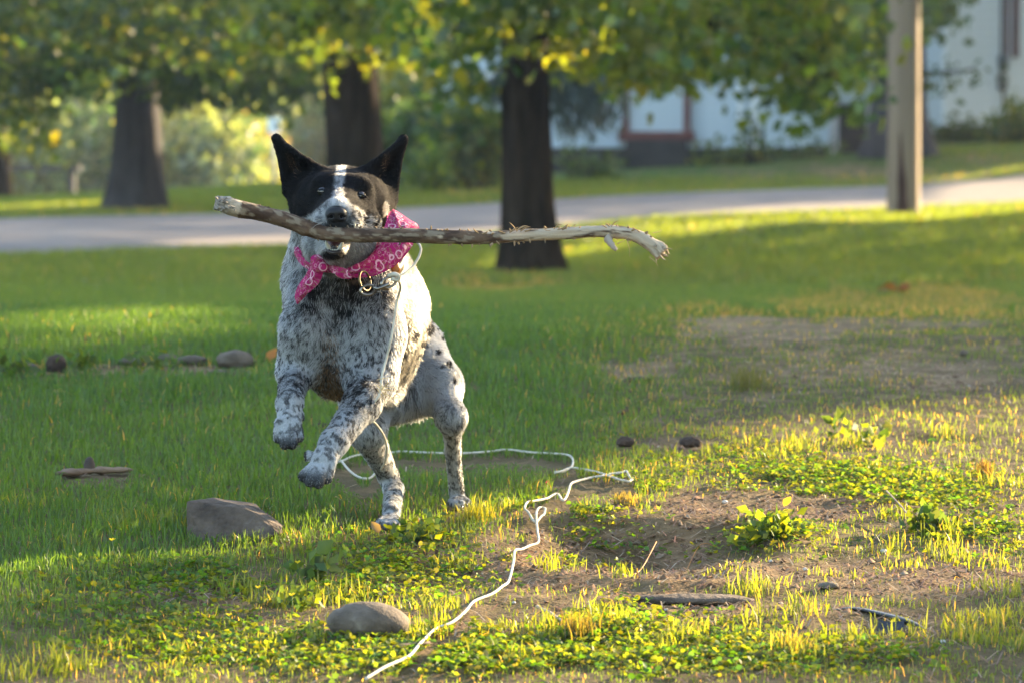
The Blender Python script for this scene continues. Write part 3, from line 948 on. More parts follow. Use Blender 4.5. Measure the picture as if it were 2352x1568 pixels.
shrub('garden_plant', 'low dark plants along the foot of the shaded wall', 'plant', 1600, 1770, 348, 378, 57.3, .35, 350, ('dark', 'olive'), .10, stems=10, seed=7)
shrub('garden_plant', 'thin tall plant standing by the pale corner board', 'plant', 1690, 1755, 230, 372, 57, .25, 90, ('dark', 'green'), .10, stems=9, seed=8)
shrub('garden_plant', 'low dark plants left of the screen door', 'plant', 1770, 1915, 345, 368, 58.6, .3, 300, ('dark', 'green'), .10, stems=10, seed=9)
shrub('garden_plant', 'little bright plant at the foot of the dark bushes', 'plant', 940, 1030, 355, 402, 50.5, .3, 400, ('green', 'bright'), .10, stems=6, seed=10)
shrub('garden_plant', 'dark low plants at the foot of the wall right of the middle trunk', 'plant', 1290, 1420, 372, 400, 54.0, .3, 300, ('dark',), .10, stems=6, seed=11)

FG = 'trees and bushes far off at the left'
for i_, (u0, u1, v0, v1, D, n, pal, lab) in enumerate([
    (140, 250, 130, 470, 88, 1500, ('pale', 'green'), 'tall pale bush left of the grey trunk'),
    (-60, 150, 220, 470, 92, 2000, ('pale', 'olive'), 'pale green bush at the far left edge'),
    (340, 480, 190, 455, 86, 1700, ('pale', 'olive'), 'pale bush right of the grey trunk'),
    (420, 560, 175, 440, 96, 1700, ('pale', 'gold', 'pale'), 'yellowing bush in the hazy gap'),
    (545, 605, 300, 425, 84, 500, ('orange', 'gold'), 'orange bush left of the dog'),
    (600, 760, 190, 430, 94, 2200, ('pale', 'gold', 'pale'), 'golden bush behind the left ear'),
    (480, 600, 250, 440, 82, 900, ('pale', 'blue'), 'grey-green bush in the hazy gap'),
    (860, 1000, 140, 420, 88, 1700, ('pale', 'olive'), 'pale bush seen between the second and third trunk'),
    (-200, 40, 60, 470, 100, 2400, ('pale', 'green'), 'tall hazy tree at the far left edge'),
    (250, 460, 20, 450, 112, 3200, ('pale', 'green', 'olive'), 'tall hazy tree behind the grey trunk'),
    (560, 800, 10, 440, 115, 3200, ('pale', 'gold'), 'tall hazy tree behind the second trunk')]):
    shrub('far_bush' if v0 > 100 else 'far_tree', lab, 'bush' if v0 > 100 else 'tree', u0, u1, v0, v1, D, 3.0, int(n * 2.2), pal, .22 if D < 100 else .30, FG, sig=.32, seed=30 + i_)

# far woodland that closes the view
rg = np.random.default_rng(77)
n = 52000
P = np.stack([rg.uniform(-70, 75, n), rg.uniform(135, 175, n), rg.uniform(0, 1, n) ** .9 * 17], -1)
P[:, 2] = P[:, 2] * (.6 + .6 * vnoise(P * np.array([.09, .05, 0]), 9)) + .6
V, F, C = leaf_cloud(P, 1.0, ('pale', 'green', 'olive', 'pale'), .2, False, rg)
o = mesh_np('woodland', V, F, M_leaf, C); o['kind'] = 'stuff'

# sign on two posts, dark trunk and bench far left
for (u0, u1, v0, v1, D) in [(615, 643, 270, 306, 76)]:
    B = at((u0 + u1) / 2, 430, D); B[2] = zg(B[0], B[1])
    t = thing('road_sign', 'small pale blue board on a post in the hazy gap', 'sign', tuple(B))
    c = at((u0 + u1) / 2, (v0 + v1) / 2, D); w = (u1 - u0) / KD / FPX * D; hgt = (v1 - v0) / KD / FPX * D
    mb = MB(); mb.box(c, (w, .03, hgt)); mb.build('board', noise_mat('pale_blue_paint', [(.3, (.62, .70, .80)), (.7, (.70, .78, .86))], scale=2), t, flat=True)
    mb = MB(); mb.tube([B - ZU * .1 + np.array([0, .05, 0]), c + np.array([0, .05, .1])], .04, 8); mb.build('post', M_post, t)
ET = at(-2, 468, 62); ET[2] = zg(ET[0], ET[1])
tree('young_tree', 'dark thin trunk cut by the left edge of the frame', ET, rad_at(ET, 42), 6, .3, [(-200, 30, 100, 330, 60, 63, 500, ('dark', 'olive', 'bright'), False, .14)], 2.0, 8, M_bark, extra_crown=400, zc=2.8)
B = at(82, 440, 74); B[2] = zg(B[0], B[1])
t = thing('garden_bench', 'dark low bench in the haze at the far left', 'bench', tuple(B))
mb = MB(); c = at(82, 386, 74)
mb.box(c, (1.5, .4, .10)); mb.build('seat', M_dark, t, flat=True)
for dx in (-.6, .6):
    mb = MB(); mb.box([c[0] + dx, c[1], (c[2] + B[2]) / 2 - .06], (.12, .3, max(.1, c[2] - B[2] - .02))); mb.build('leg', M_dark, t, flat=True)

# ================================================================== AIR
def haze():
    x, y0, y1, z0, z1 = 1000, -60, 1000, -4.0, 30
    V = [(-x, y0, z0), (x, y0, z0), (x, y1, z0), (-x, y1, z0), (-x, y0, z1), (x, y0, z1), (x, y1, z1), (-x, y1, z1)]
    m = bpy.data.materials.new('haze_air'); m.use_nodes = True
    nt = m.node_tree; nt.nodes.clear()
    out = node(nt, 'ShaderNodeOutputMaterial'); v = node(nt, 'ShaderNodeVolumePrincipled')
    v.inputs['Color'].default_value = (.92, .95, 1.0, 1); v.inputs['Density'].default_value = HAZE; v.inputs['Anisotropy'].default_value = .45
    nt.links.new(v.outputs[0], out.inputs['Volume'])
    o = mesh_np('haze', V, [[3, 2, 1, 0], [4, 5, 6, 7], [0, 1, 5, 4], [1, 2, 6, 5], [2, 3, 7, 6], [3, 0, 4, 7]], m, None, None, True)
    o['kind'] = 'stuff'


HAZE = .0006
haze()

# ================================================================== GRASS, CLOVER, LITTER
M_grass = leaf_mat('grass_blade', trans=.62, tcol=(3.5, 2.3, .40), gloss=.03, rough=.45)
M_clover = leaf_mat('clover_leaf', trans=.58, tcol=(2.3, 1.85, .4), gloss=.02, rough=.5)
M_straw = leaf_mat('straw', trans=.3, tcol=(1.2, 1.1, .9), gloss=.06, rough=.4)


def scatter(n, D0, D1, wide=1.3, rng=R, p=1.0):
    """Random ground places between two distances, denser towards the viewer as p grows."""
    x = rng.uniform(0, 1, n)
    e = 2.0 - p
    D = (D0 ** e + (D1 ** e - D0 ** e) * x) ** (1 / e) if abs(e) > 1e-3 else D0 * (D1 / D0) ** x
    a = rng.uniform(-.1164 * wide, .1164 * wide, n)
    X = a * D
    return np.stack([X, D, zg(X, D)], -1)


def blades(P, H, Wd, lean, col, seg=2, rng=R, curl=.5):
    n = len(P)
    a = rng.uniform(0, 2 * np.pi, n); b = rng.uniform(0, 2 * np.pi, n)
    side = np.stack([np.cos(a), np.sin(a), 0 * a], -1)
    ld = np.stack([np.cos(b), np.sin(b), 0 * b], -1)
    H = H[:, None]; W = (Wd / 2)[:, None] * side
    ln = lean[:, None]
    top = P + np.array([0, 0, 1.0]) * H * np.sqrt(np.maximum(1 - ln * ln, .05)) + ld * H * ln
    if seg == 1:
        V = np.stack([P - W, P + W, top], 1); F = np.array([[0, 1, 2]]); m = 3
    else:
        mid = P + np.array([0, 0, 1.0]) * H * .58 + ld * H * ln * .32
        V = np.stack([P - W * .8, P + W * .8, mid + W, mid - W, top], 1); m = 5
        F = np.array([[0, 1, 2], [0, 2, 3], [3, 2, 4]])
    F = (F[None] + np.arange(n)[:, None, None] * m).reshape(-1, 3)
    return V.reshape(-1, 3), F, np.repeat(col, m, 0)


def grass_colour(P, dry, rng=R, shade_tint=0.0):
    n = len(P)
    k = rng.uniform(0, 1, (n, 1)) * .6 + .4 * fbm(P * np.array([1.4, .7, 0]), 91, 3)[:, None]
    c = np.array([.034, .086, .020]) * (1 - k) + np.array([.084, .134, .024]) * k
    c = c * (1 + np.asarray(shade_tint).reshape(-1, 1) * np.array([-.34, -.08, .15]))  # shaded turf: less red, its cooler green put into the blades
    far = smooth(9, 24, P[:, 1])[:, None] * .35
    c = c * (1 - far) + np.array([.080, .150, .030]) * far
    c *= rng.uniform(.7, 1.25, (n, 1))
    d = rng.uniform(0, 1, n) < dry
    c[d] = np.array([.22, .185, .095]) * rng.uniform(.6, 1.3, (d.sum(), 1))
    return c


# where the cord lies and the stones stand, the blades are pressed down
MASK = np.zeros((400, 600), bool)       # quarter scale of the notes
def z5(pts):
    p = np.array(pts, float)
    return (1200 + p[:, 0] * .6576) / 1.7415, (1700 + p[:, 1] * .6576) / 1.7415
def loop_uv(pts):
    p = np.array(pts, float)
    return (1000 + p[:, 0] / 1.568) / 1.7415, (1150 + p[:, 1] / 1.568) / 1.7415
CORDS = [z5([(540, 205), (600, 196), (700, 208), (850, 220), (1000, 210), (1150, 197), (1260, 190), (1400, 205), (1560, 225), (1635, 235), (1660, 262), (1656, 310), (1640, 328), (1600, 338), (1550, 348)]),
         z5([(1550, 350), (1590, 343), (1645, 328), (1700, 332), (1790, 345), (1870, 366), (1950, 388)]),
         z5([(1850, 364), (1900, 356), (1960, 350), (1985, 345), (2000, 362), (2020, 392)]),
         z5([(1850, 366), (1755, 376), (1680, 395), (1648, 418), (1634, 445), (1625, 468)]),
         z5([(1585, 482), (1568, 455), (1540, 462), (1500, 478), (1420, 500), (1380, 522), (1368, 560), (1390, 598), (1430, 622), (1468, 602)]),
         z5([(1492, 577), (1478, 555), (1452, 566), (1437, 600), (1443, 650), (1450, 692), (1400, 712), (1350, 772), (1308, 840), (1298, 900), (1270, 970), (1230, 1042), (1170, 1085), (1060, 1122), (1010, 1180), (950, 1260), (900, 1285), (830, 1300), (785, 1340)]),
         z5([(785, 1342), (730, 1402), (680, 1470), (640, 1512), (520, 1568), (400, 1620)]),
         z5([(1950, 388), (1975, 396), (2000, 398), (2020, 392)]), z5([(1625, 468), (1612, 488), (1596, 494), (1585, 482)]), z5([(1468, 602), (1486, 592), (1492, 577)]),
         loop_uv([(875, 1062), (800, 1090), (715, 1105), (640, 1128), (580, 1148), (530, 1155), (500, 1150)]),
         loop_uv([(500, 1150), (535, 1132), (575, 1150), (610, 1195), (660, 1230), (715, 1265), (760, 1245), (800, 1200), (822, 1170), (850, 1150)])]
def press(u, v, r):
    for x, y in zip(np.atleast_1d(u), np.atleast_1d(v)):
        i0, i1 = int((y - r) / 4), int((y + r) / 4) + 1; j0, j1 = int((x - r) / 4), int((x + r) / 4) + 1
        MASK[max(i0, 0):max(i1, 0), max(j0, 0):max(j1, 0)] = True
for cu, cv in CORDS:
    p = spline(np.stack([cu, cv, 0 * cu], -1), 400); press(p[:, 0], p[:, 1], 5)
for (u0, u1, v0, v1) in [(862, 925, 1188, 1206), (440, 560, 1165, 1198), (1032, 1076, 1138, 1154), (756, 936, 1400, 1440), (1500, 1690, 1365, 1376), (505, 580, 812, 832), (110, 146, 815, 838), (145, 295, 1080, 1090), (1420, 1454, 1008, 1020), (1566, 1606, 1006, 1020)]:
    uu, vv = np.meshgrid(np.arange(u0, u1, 4), np.arange(v0, v1, 4)); press(uu.ravel(), vv.ravel(), 2)


def pressed(P, H):
    bad = np.zeros(len(P), bool)
    for t in (.35, .7, 1.0, 1.25):
        u, v = look(P + np.array([0, 0, 1.0]) * (H * t)[:, None])
        i = np.clip((v / 4).astype(int), 0, 399); j = np.clip((u / 4).astype(int), 0, 599)
        bad |= MASK[i, j] & (v > 0) & (v < 1599) & (u > 0) & (u < 2399)
    return bad


def lawn_grass():
    L = []
    # fine blades where the picture is sharp
    P = scatter(600000, 3.9, 12.5, 1.75, p=1.35)
    u, v = look(P)
    b = bare(u, v)
    patch = fbm(P * np.array([3.2, 2.2, 0]), 71, 3)
    dens = np.clip(.95 - (1.55 - .6 * smooth(7.3, 8.5, P[:, 1])) * b + (patch - .5) * 1.6 * (b > .03), .0, 1) ** 1.6
    dens = np.maximum(dens, .014)
    shade = smooth(1450, 1180, v + .25 * (u - 600) * (u < 1000) + 100 * (u >= 1000)) * (1 - smooth(1150, 1750, u) * smooth(600, 780, v))      # the lusher unmown left side, also given the cool green of shade
    keep = R.uniform(0, 1, len(P)) < dens * (.28 + .72 * shade)
    P = P[keep]; b = b[keep]; shade = shade[keep]; n = len(P)
    H = (.003 + .009 * fbm(P * np.array([5, 4, 0]), 73, 2) + .010 * shade + .003 * smooth(6.5, 9, P[:, 1])) * R.uniform(.55, 1.6, n) * (1 - .35 * b)
    bad = pressed(P, H)
    H = np.where(bad, H * .25, H); bad = pressed(P, H); P, H, b, shade = P[~bad], H[~bad], b[~bad], shade[~bad]; n = len(P)
    W = R.uniform(.0009, .0021, n) * (.9 + .12 * np.maximum(P[:, 1] - 6, 0))
    L.append(blades(P, H, W, np.clip(np.abs(R.normal(0, .62, n)), 0, .96), grass_colour(P, .012 + .11 * (1 - shade) + .35 * b, R, shade), 2))
    # mid lawn
    P = scatter(400000, 11.5, 27, 2.4, p=1.2)
    u, v = look(P); b = bare(u, v)
    keep = R.uniform(0, 1, len(P)) < np.clip(1 - .55 * b, .1, 1)
    P = P[keep]; b = b[keep]; n = len(P)
    H = R.uniform(.016, .038, n) * (1 - .6 * b); W = R.uniform(.004, .009, n)
    L.append(blades(P, H, W, np.clip(np.abs(R.normal(0, .4, n)), 0, .9), grass_colour(P, .01 + .85 * b, R, np.full(n, .7)), 1))
    # far lawn
    P = scatter(330000, 25, 66, 2.0, p=.9)
    u, v = look(P); b = bare(u, v)
    rn = 40.09 + 1.25 * P[:, 0]; rf = 46.5 + 1.25 * P[:, 0]
    off = (P[:, 1] < rn - .1) | (P[:, 1] > rf + .1)
    keep = (R.uniform(0, 1, len(P)) < np.clip(1 - .7 * b, .15, 1)) & off & (P[:, 1] < 60.0 - 6 * (P[:, 0] > 0) + 6 * (P[:, 0] > 5))
    P = P[keep]; b = b[keep]; n = len(P)
    H = R.uniform(.03, .07, n); W = R.uniform(.010, .022, n)
    L.append(blades(P, H, W, np.clip(np.abs(R.normal(0, .4, n)), 0, .9), grass_colour(P, .02 + .4 * b), 1))
    V, F, C = cat_clouds(L)
    o = mesh_np('grass', V, F, M_grass, C); o['kind'] = 'stuff'


lawn_grass()


def tufts():
    """Taller sprouting tufts that stand up out of the short turf."""
    L = []
    spots = []
    for (u, v, du, dv, n) in [(1075, 1185, 60, 12, 5), (1400, 1440, 150, 35, 9), (560, 1500, 300, 40, 14), (150, 1530, 150, 25, 5), (2100, 1250, 200, 60, 10), (1950, 1030, 300, 40, 14), (1450, 1080, 120, 30, 5),
                              (1900, 1450, 350, 50, 14), (740, 1380, 180, 30, 12), (1650, 1340, 250, 20, 4), (2280, 1450, 120, 60, 18), (300, 1180, 280, 60, 26), (560, 1230, 90, 20, 10), (1200, 1480, 300, 40, 16), (1150, 1300, 160, 20, 7), (2150, 1080, 180, 40, 7), (900, 1420, 200, 40, 10)]:
        spots.append(ground_at(u + R.normal(size=n) * du * .6, v + R.normal(size=n) * dv * .6))
    S = np.concatenate(spots)
    S = S[(S[:, 1] > 4) & (S[:, 1] < 11)]
    per = 42
    P = np.repeat(S, per, 0) + np.concatenate([R.normal(size=(len(S) * per, 2)) * .018, np.zeros((len(S) * per, 1))], 1)
    P[:, 2] = zg(P[:, 0], P[:, 1]) - .002
    n = len(P)
    hs = np.repeat(R.uniform(.014, .038, len(S)), per)
    bad = pressed(P, hs); P = P[~bad]; hs = hs[~bad]; n = len(P)
    c = grass_colour(P, .08)
    c = c * .6 + np.array([.12, .17, .03]) * .4
    L.append(blades(P, hs * R.uniform(.45, 1.1, n), R.uniform(.0013, .0026, n), np.clip(np.abs(R.normal(0, .55, n)), 0, .92), c, 2))
    V, F, C = cat_clouds(L)
    o = mesh_np('grass_tufts', V, F, M_grass, C); o['kind'] = 'stuff'


tufts()


def clover():
    """Round little leaves of clover and chickweed between the bare patches."""
    spots = []
    for (u, v, du, dv, n) in [(1350, 1180, 130, 16, 260), (1300, 1230, 160, 14, 200), (1900, 1100, 330, 40, 900), (2100, 1140, 220, 30, 420), (1000, 1225, 150, 20, 260), (900, 1300, 220, 40, 420), (700, 1350, 250, 40, 380),
                              (1500, 1040, 200, 25, 260), (1250, 1480, 420, 40, 900), (1700, 1520, 420, 40, 700), (1000, 1530, 400, 30, 700), (1780, 1235, 90, 14, 220), (450, 1330, 250, 40, 250), (520, 1480, 380, 50, 500), (1330, 1410, 220, 30, 260), (300, 1400, 260, 60, 260), (1100, 1420, 200, 30, 200), (2250, 1220, 120, 40, 240), (1480, 1140, 260, 16, 260)]:
        spots.append(ground_at(u + R.normal(size=n) * du * .55, v + R.normal(size=n) * dv * .6))
    S = np.concatenate(spots); S = np.concatenate([S, S + np.stack([R.normal(size=len(S)) * .03, R.normal(size=len(S)) * .06, np.zeros(len(S))], -1)]); S = S[(S[:, 1] > 4) & (S[:, 1] < 10)]; S = S[~pressed(S, np.full(len(S), .012))]; S = S[R.uniform(0, 1, len(S)) < smooth(.36, .56, fbm(S * np.array([7, 4.5, 0]), 961, 3))]
    n = len(S)
    k = 7
    a = np.linspace(0, 2 * np.pi, k, endpoint=False)
    L = []
    per = 3
    P = np.repeat(S, per, 0); m = len(P)
    P[:, 2] = zg(P[:, 0], P[:, 1]) + np.repeat(R.uniform(.003, .012, n), per)
    ang = np.tile(np.arange(per) * 2.094, n) + np.repeat(R.uniform(0, 6.28, n), per)
    s = np.repeat(R.uniform(.0019, .0046, n), per)
    dirv = np.stack([np.cos(ang), np.sin(ang), R.uniform(-.15, .5, m)], -1)
    nn = nrm(np.array([0, 0, 1.0]) + R.normal(size=(m, 3)) * .45)
    t = nrm(dirv - nn * (dirv * nn).sum(1, keepdims=True)); b = np.cross(nn, t)
    cen = P + t * s[:, None] * 1.05
    ring = cen[:, None] + s[:, None, None] * (np.cos(a)[None, :, None] * t[:, None] + .9 * np.sin(a)[None, :, None] * b[:, None] + .25 * (np.abs(np.sin(a)) - .3)[None, :, None] * nn[:, None])
    V = np.concatenate([cen[:, None], ring], 1)
    F = np.array([[0, 1 + q, 1 + (q + 1) % k] for q in range(k)])
    FF = (F[None] + np.arange(m)[:, None, None] * (k + 1)).reshape(-1, 3)
    c = np.array([.085, .145, .022]) * R.uniform(.5, 1.4, (n, 1)); c[:, 0] *= R.uniform(.6, 1.6, n)
    C = np.repeat(np.repeat(c, per, 0), k + 1, 0)
    o = mesh_np('clover', V.reshape(-1, 3), FF, M_clover, C); o['kind'] = 'stuff'


clover()


def litter():
    """Dry needles, straw and crumbs of soil on the bare earth."""
    P = scatter(60000, 4.0, 9.5, 1.25, p=1.3)
    u, v = look(P); b = bare(u, v)
    P = P[R.uniform(0, 1, len(P)) < .10 + .9 * b]; n = len(P)
    a = R.uniform(0, np.pi, n); Ln = R.uniform(.012, .055, n)
    d = np.stack([np.cos(a), np.sin(a), R.uniform(-.10, .25, n)], -1)
    w = np.stack([-np.sin(a), np.cos(a), 0 * a], -1) * R.uniform(.0005, .0011, n)[:, None]
    P[:, 2] += .002
    q0 = P - d * Ln[:, None] / 2; q1 = P + d * Ln[:, None] / 2; mid = P + np.array([0, 0, 1.0]) * (Ln * R.uniform(.0, .12, n))[:, None]
    up = np.array([0, 0, .0012])
    V = np.stack([q0 - w, q0 + w, mid + w + up, mid - w + up, q1], 1)
    F = np.array([[0, 1, 2], [0, 2, 3], [3, 2, 4]])
    FF = (F[None] + np.arange(n)[:, None, None] * 5).reshape(-1, 3)
    pal = np.array([[.22, .12, .055], [.30, .20, .10], [.16, .09, .05], [.36, .27, .16], [.24, .10, .04]])
    c = pal[R.integers(0, 5, n)] * R.uniform(.6, 1.2, (n, 1))
    o = mesh_np('dry_litter', V.reshape(-1, 3), FF, M_straw, np.repeat(c, 5, 0)); o['kind'] = 'stuff'
    # crumbs
    P = scatter(70000, 4.0, 8.6, 1.2, p=1.4)
    u, v = look(P); b = bare(u, v)
    P = P[R.uniform(0, 1, len(P)) < b ** 1.3]; n = len(P)
    T = np.array([[1, 0, 0], [0, 1, 0], [-1, 0, 0], [0, -1, 0], [0, 0, .8], [0, 0, -.6]], float)
    Fc = np.array([[0, 1, 4], [1, 2, 4], [2, 3, 4], [3, 0, 4]])
    s = np.exp(R.normal(math.log(.0022), .55, n)); s = np.minimum(s, .0065)
    V = P[:, None] + (T[None] + R.normal(size=(n, 6, 3)) * .28) * s[:, None, None]
    FF = (Fc[None] + np.arange(n)[:, None, None] * 6).reshape(-1, 3)
    pal = np.array([[.15, .092, .055], [.23, .145, .088], [.10, .063, .04], [.30, .23, .16]])
    c = pal[R.choice(4, n, p=[.4, .3, .22, .08])] * R.uniform(.7, 1.25, (n, 1))
    o = mesh_np('soil_crumbs', V.reshape(-1, 3), FF, attr_mat('crumb', rough=.95, spec=.05), np.repeat(c, 6, 0)); o['kind'] = 'stuff'


litter()

# ================================================================== DOG
def A(u, v, D):
    return at(u, v, D)


PX = 1.0 / KD / FPX        # metres per note pixel and metre of distance
PR = []                    # body shapes: kind, data, blend, flow, hair length, zone


def rc(a, b, ra, rb, k=.022, flow=None, hl=.012, zone='body'):
    a = np.array(a, float); b = np.array(b, float)
    PR.append(('rc', (a, b, ra, rb), k, nrm((b - a) if flow is None else np.array(flow, float)), hl, zone))


def el(c, r, k=.022, flow=(0, .3, -1), hl=.012, zone='body'):
    PR.append(('el', (np.array(c, float), np.array(r, float)), k, nrm(np.array(flow, float)), hl, zone))


def tri(a, b, c, r, k=.008, flow=(0, 0, 1), hl=.005, zone='ear'):
    PR.append(('tri', (np.array(a, float), np.array(b, float), np.array(c, float), r), k, nrm(np.array(flow, float)), hl, zone))


def d_rc(P, a, b, ra, rb):
    ba = b - a
    h = np.clip(((P - a) @ ba) / (ba @ ba), 0, 1)
    return np.linalg.norm(P - a - h[..., None] * ba, axis=-1) - (ra + (rb - ra) * h)


def d_el(P, c, r):
    q = (P - c) / r
    k0 = np.linalg.norm(q, axis=-1); k1 = np.linalg.norm(q / r, axis=-1)
    return k0 * (k0 - 1) / np.maximum(k1, 1e-9)


def d_tri(P, a, b, c, r):
    ba, cb, ac = b - a, c - b, a - c
    pa, pb, pc = P - a, P - b, P - c
    n = np.cross(ba, ac)
    def seg(p, e):
        h = np.clip((p @ e) / (e @ e), 0, 1)
        return ((p - h[..., None] * e) ** 2).sum(-1)
    ins = (np.sign(pa @ np.cross(ba, n)) + np.sign(pb @ np.cross(cb, n)) + np.sign(pc @ np.cross(ac, n))) < 2.0
    e = np.minimum(np.minimum(seg(pa, ba), seg(pb, cb)), seg(pc, ac))
    f = (pa @ n) ** 2 / (n @ n)
    return np.sqrt(np.where(ins, e, f)) - r


def d_one(P, p):
    return {'rc': d_rc, 'el': d_el, 'tri': d_tri}[p[0]](P, *p[1])


def bounds(p):
    if p[0] == 'rc':
        a, b, ra, rb = p[1]; m = max(ra, rb)
        return np.minimum(a - ra, b - rb), np.maximum(a + ra, b + rb)
    if p[0] == 'el':
        return p[1][0] - p[1][1], p[1][0] + p[1][1]
    Q = np.array(p[1][:3]); return Q.min(0) - p[1][3], Q.max(0) + p[1][3]


CUT = []                   # hollows: capsules taken away


def smin(a, b, k):
    h = np.maximum(k - np.abs(a - b), 0) / k
    return np.minimum(a, b) - h * h * k * .25


def sdf(P):
    f = np.full(P.shape[:-1], 1.0)
    for p in PR:
        f = smin(f, d_one(P, p), p[2])
    for (a, b, ra, rb, k) in CUT:
        f = -smin(-f, d_rc(P, a, b, ra, rb), k)
    return f


def surface_nets(lo, hi, h):
    n = np.ceil((hi - lo) / h).astype(int) + 1
    ax = [lo[i] + h * np.arange(n[i]) for i in range(3)]
    f = np.full(n, .06, np.float32)
    for p in PR:
        a, b = bounds(p); m = p[2] + .012
        i0 = np.maximum(((a - m - lo) / h).astype(int), 0); i1 = np.minimum(((b + m - lo) / h).astype(int) + 2, n)
        s = tuple(slice(i0[k], i1[k]) for k in range(3))
        G = np.stack(np.meshgrid(*[ax[k][s[k]] for k in range(3)], indexing='ij'), -1)
        f[s] = smin(f[s], d_one(G, p), p[2])
    for (a, b, ra, rb, k) in CUT:
        m = k + .012; r = max(ra, rb)
        i0 = np.maximum(((np.minimum(a, b) - r - m - lo) / h).astype(int), 0); i1 = np.minimum(((np.maximum(a, b) + r + m - lo) / h).astype(int) + 2, n)
        s = tuple(slice(i0[q], i1[q]) for q in range(3))
        G = np.stack(np.meshgrid(*[ax[q][s[q]] for q in range(3)], indexing='ij'), -1)
        f[s] = -smin(-f[s], d_rc(G, a, b, ra, rb), k)
    S = f < 0
    c = n - 1
    cnt = np.zeros(c, np.int8)
    for dx in (0, 1):
        for dy in (0, 1):
            for dz in (0, 1):
                cnt += S[dx:c[0] + dx, dy:c[1] + dy, dz:c[2] + dz]
    act = (cnt > 0) & (cnt < 8)
    idx = np.argwhere(act)
    num = np.full(c, -1, np.int32); num[act] = np.arange(len(idx))
    acc = np.zeros((len(idx), 3)); w = np.zeros(len(idx))
    cor = [(0, 0, 0), (1, 0, 0), (0, 1, 0), (1, 1, 0), (0, 0, 1), (1, 0, 1), (0, 1, 1), (1, 1, 1)]
    val = [f[idx[:, 0] + q[0], idx[:, 1] + q[1], idx[:, 2] + q[2]] for q in cor]
    for i in range(8):
        for j in range(i + 1, 8):
            if sum(abs(cor[i][k] - cor[j][k]) for k in range(3)) != 1: continue
            a, b = val[i], val[j]; m = (a < 0) != (b < 0)
            t = np.where(m, a / np.where(m, a - b, 1), 0)
            p = np.array(cor[i])[None] + t[:, None] * (np.array(cor[j]) - np.array(cor[i]))[None]
            acc += np.where(m[:, None], p, 0); w += m
    V = lo + (idx + acc / w[:, None]) * h
    Fs = []
    for d in range(3):
        e1, e2 = (d + 1) % 3, (d + 2) % 3
        sl0 = [slice(None)] * 3; sl1 = [slice(None)] * 3
        sl0[d] = slice(0, n[d] - 1); sl1[d] = slice(1, n[d])
        a, b = S[tuple(sl0)], S[tuple(sl1)]
        X = np.argwhere(a != b)
        ok = (X[:, e1] > 0) & (X[:, e2] > 0) & (X[:, e1] < c[e1]) & (X[:, e2] < c[e2])
        X = X[ok]
        sg = a[X[:, 0], X[:, 1], X[:, 2]]
        def at_(o1, o2):
            Y = X.copy(); Y[:, e1] += o1; Y[:, e2] += o2
            return num[Y[:, 0], Y[:, 1], Y[:, 2]]
        q = np.stack([at_(-1, -1), at_(0, -1), at_(0, 0), at_(-1, 0)], -1)
        q[~sg] = q[~sg][:, ::-1]
        Fs.append(q)
    F = np.concatenate(Fs)
    return V, F[(F >= 0).all(1)]


def relax(V, F, it=2, lam=.5):
    for _ in range(it):
        S = np.zeros_like(V); c = np.zeros(len(V))
        for k in range(4):
            a, b = F[:, k], F[:, (k + 1) % 4]
            for x, y in ((a, b), (b, a)):
                for d in range(3):
                    S[:, d] += np.bincount(x, weights=V[y, d], minlength=len(V))
                c += np.bincount(x, minlength=len(V))
        V = V + lam * (S / np.maximum(c, 1)[:, None] - V)
    return V


# ---------------------------------------------------------------- the pose
DN = (0, .25, -1)
# neck, chest, trunk
rc(A(785, 500, 6.17), A(786, 640, 6.22), .066, .077, .03, DN, .020, 'neck')
el(A(778, 735, 6.235), (.064, .090, .105), .04, (0, .1, -1), .020, 'chest')
el(A(775, 800, 6.22), (.050, .075, .055), .03, (0, .3, -1), .018, 'chest')
rc(A(836, 748, 6.31), A(862, 768, 6.48), .082, .069, .03, (.15, .6, -.75), .014, 'trunk')
rc(A(862, 766, 6.48), A(888, 776, 6.64), .065, .040, .02, (.25, .7, -.6), .013, 'trunk')
rc(A(862, 692, 6.36), A(916, 758, 6.70), .055, .047, .03, (.3, .8, -.5), .013, 'trunk')
rc(A(895, 772, 6.64), A(931, 804, 6.74), .045, .054, .02, (.3, .6, -.7), .013, 'rump')
rc(A(835, 850, 6.34), A(905, 868, 6.60), .034, .026, .05, (.2, .5, -.8), .024, 'belly')
el(A(940, 905, 6.60), (.032, .05, .030), .04, (.2, .3, -1), .026, 'belly')
# withers and back of the neck
rc(A(815, 560, 6.26), A(878, 690, 6.40), .055, .058, .04, (.3, .8, -.4), .016, 'trunk')
# shoulders
el(A(702, 735, 6.17), (.025, .048, .066), .03, (-.1, .1, -1), .013, 'shoulder')
el(A(858, 745, 6.19), (.036, .052, .072), .03, (.1, .1, -1), .013, 'shoulder')
# foreleg on the left of the picture, hanging
rc(A(694, 760, 6.15), A(679, 852, 6.17), .031, .0245, .022, None, .011, 'leg')
rc(A(679, 852, 6.17), A(665, 925, 6.06), .0230, .0165, .014, None, .008, 'leg')
rc(A(665, 925, 6.06), A(662, 968, 6.038), .0165, .0150, .010, None, .006, 'leg')
for (u, v, D) in [(640, 1004, 6.03), (654, 1018, 6.014), (671, 1018, 6.014), (686, 1003, 6.03)]:
    rc(A(661 + (u - 663) * .85, 968, 6.03), A(u, v, D), .0072, .0078, .0016, None, .0028, 'paw')
el(A(690, 955, 6.05), (.006, .008, .008), .004, (0, 0, -1), .004, 'paw')
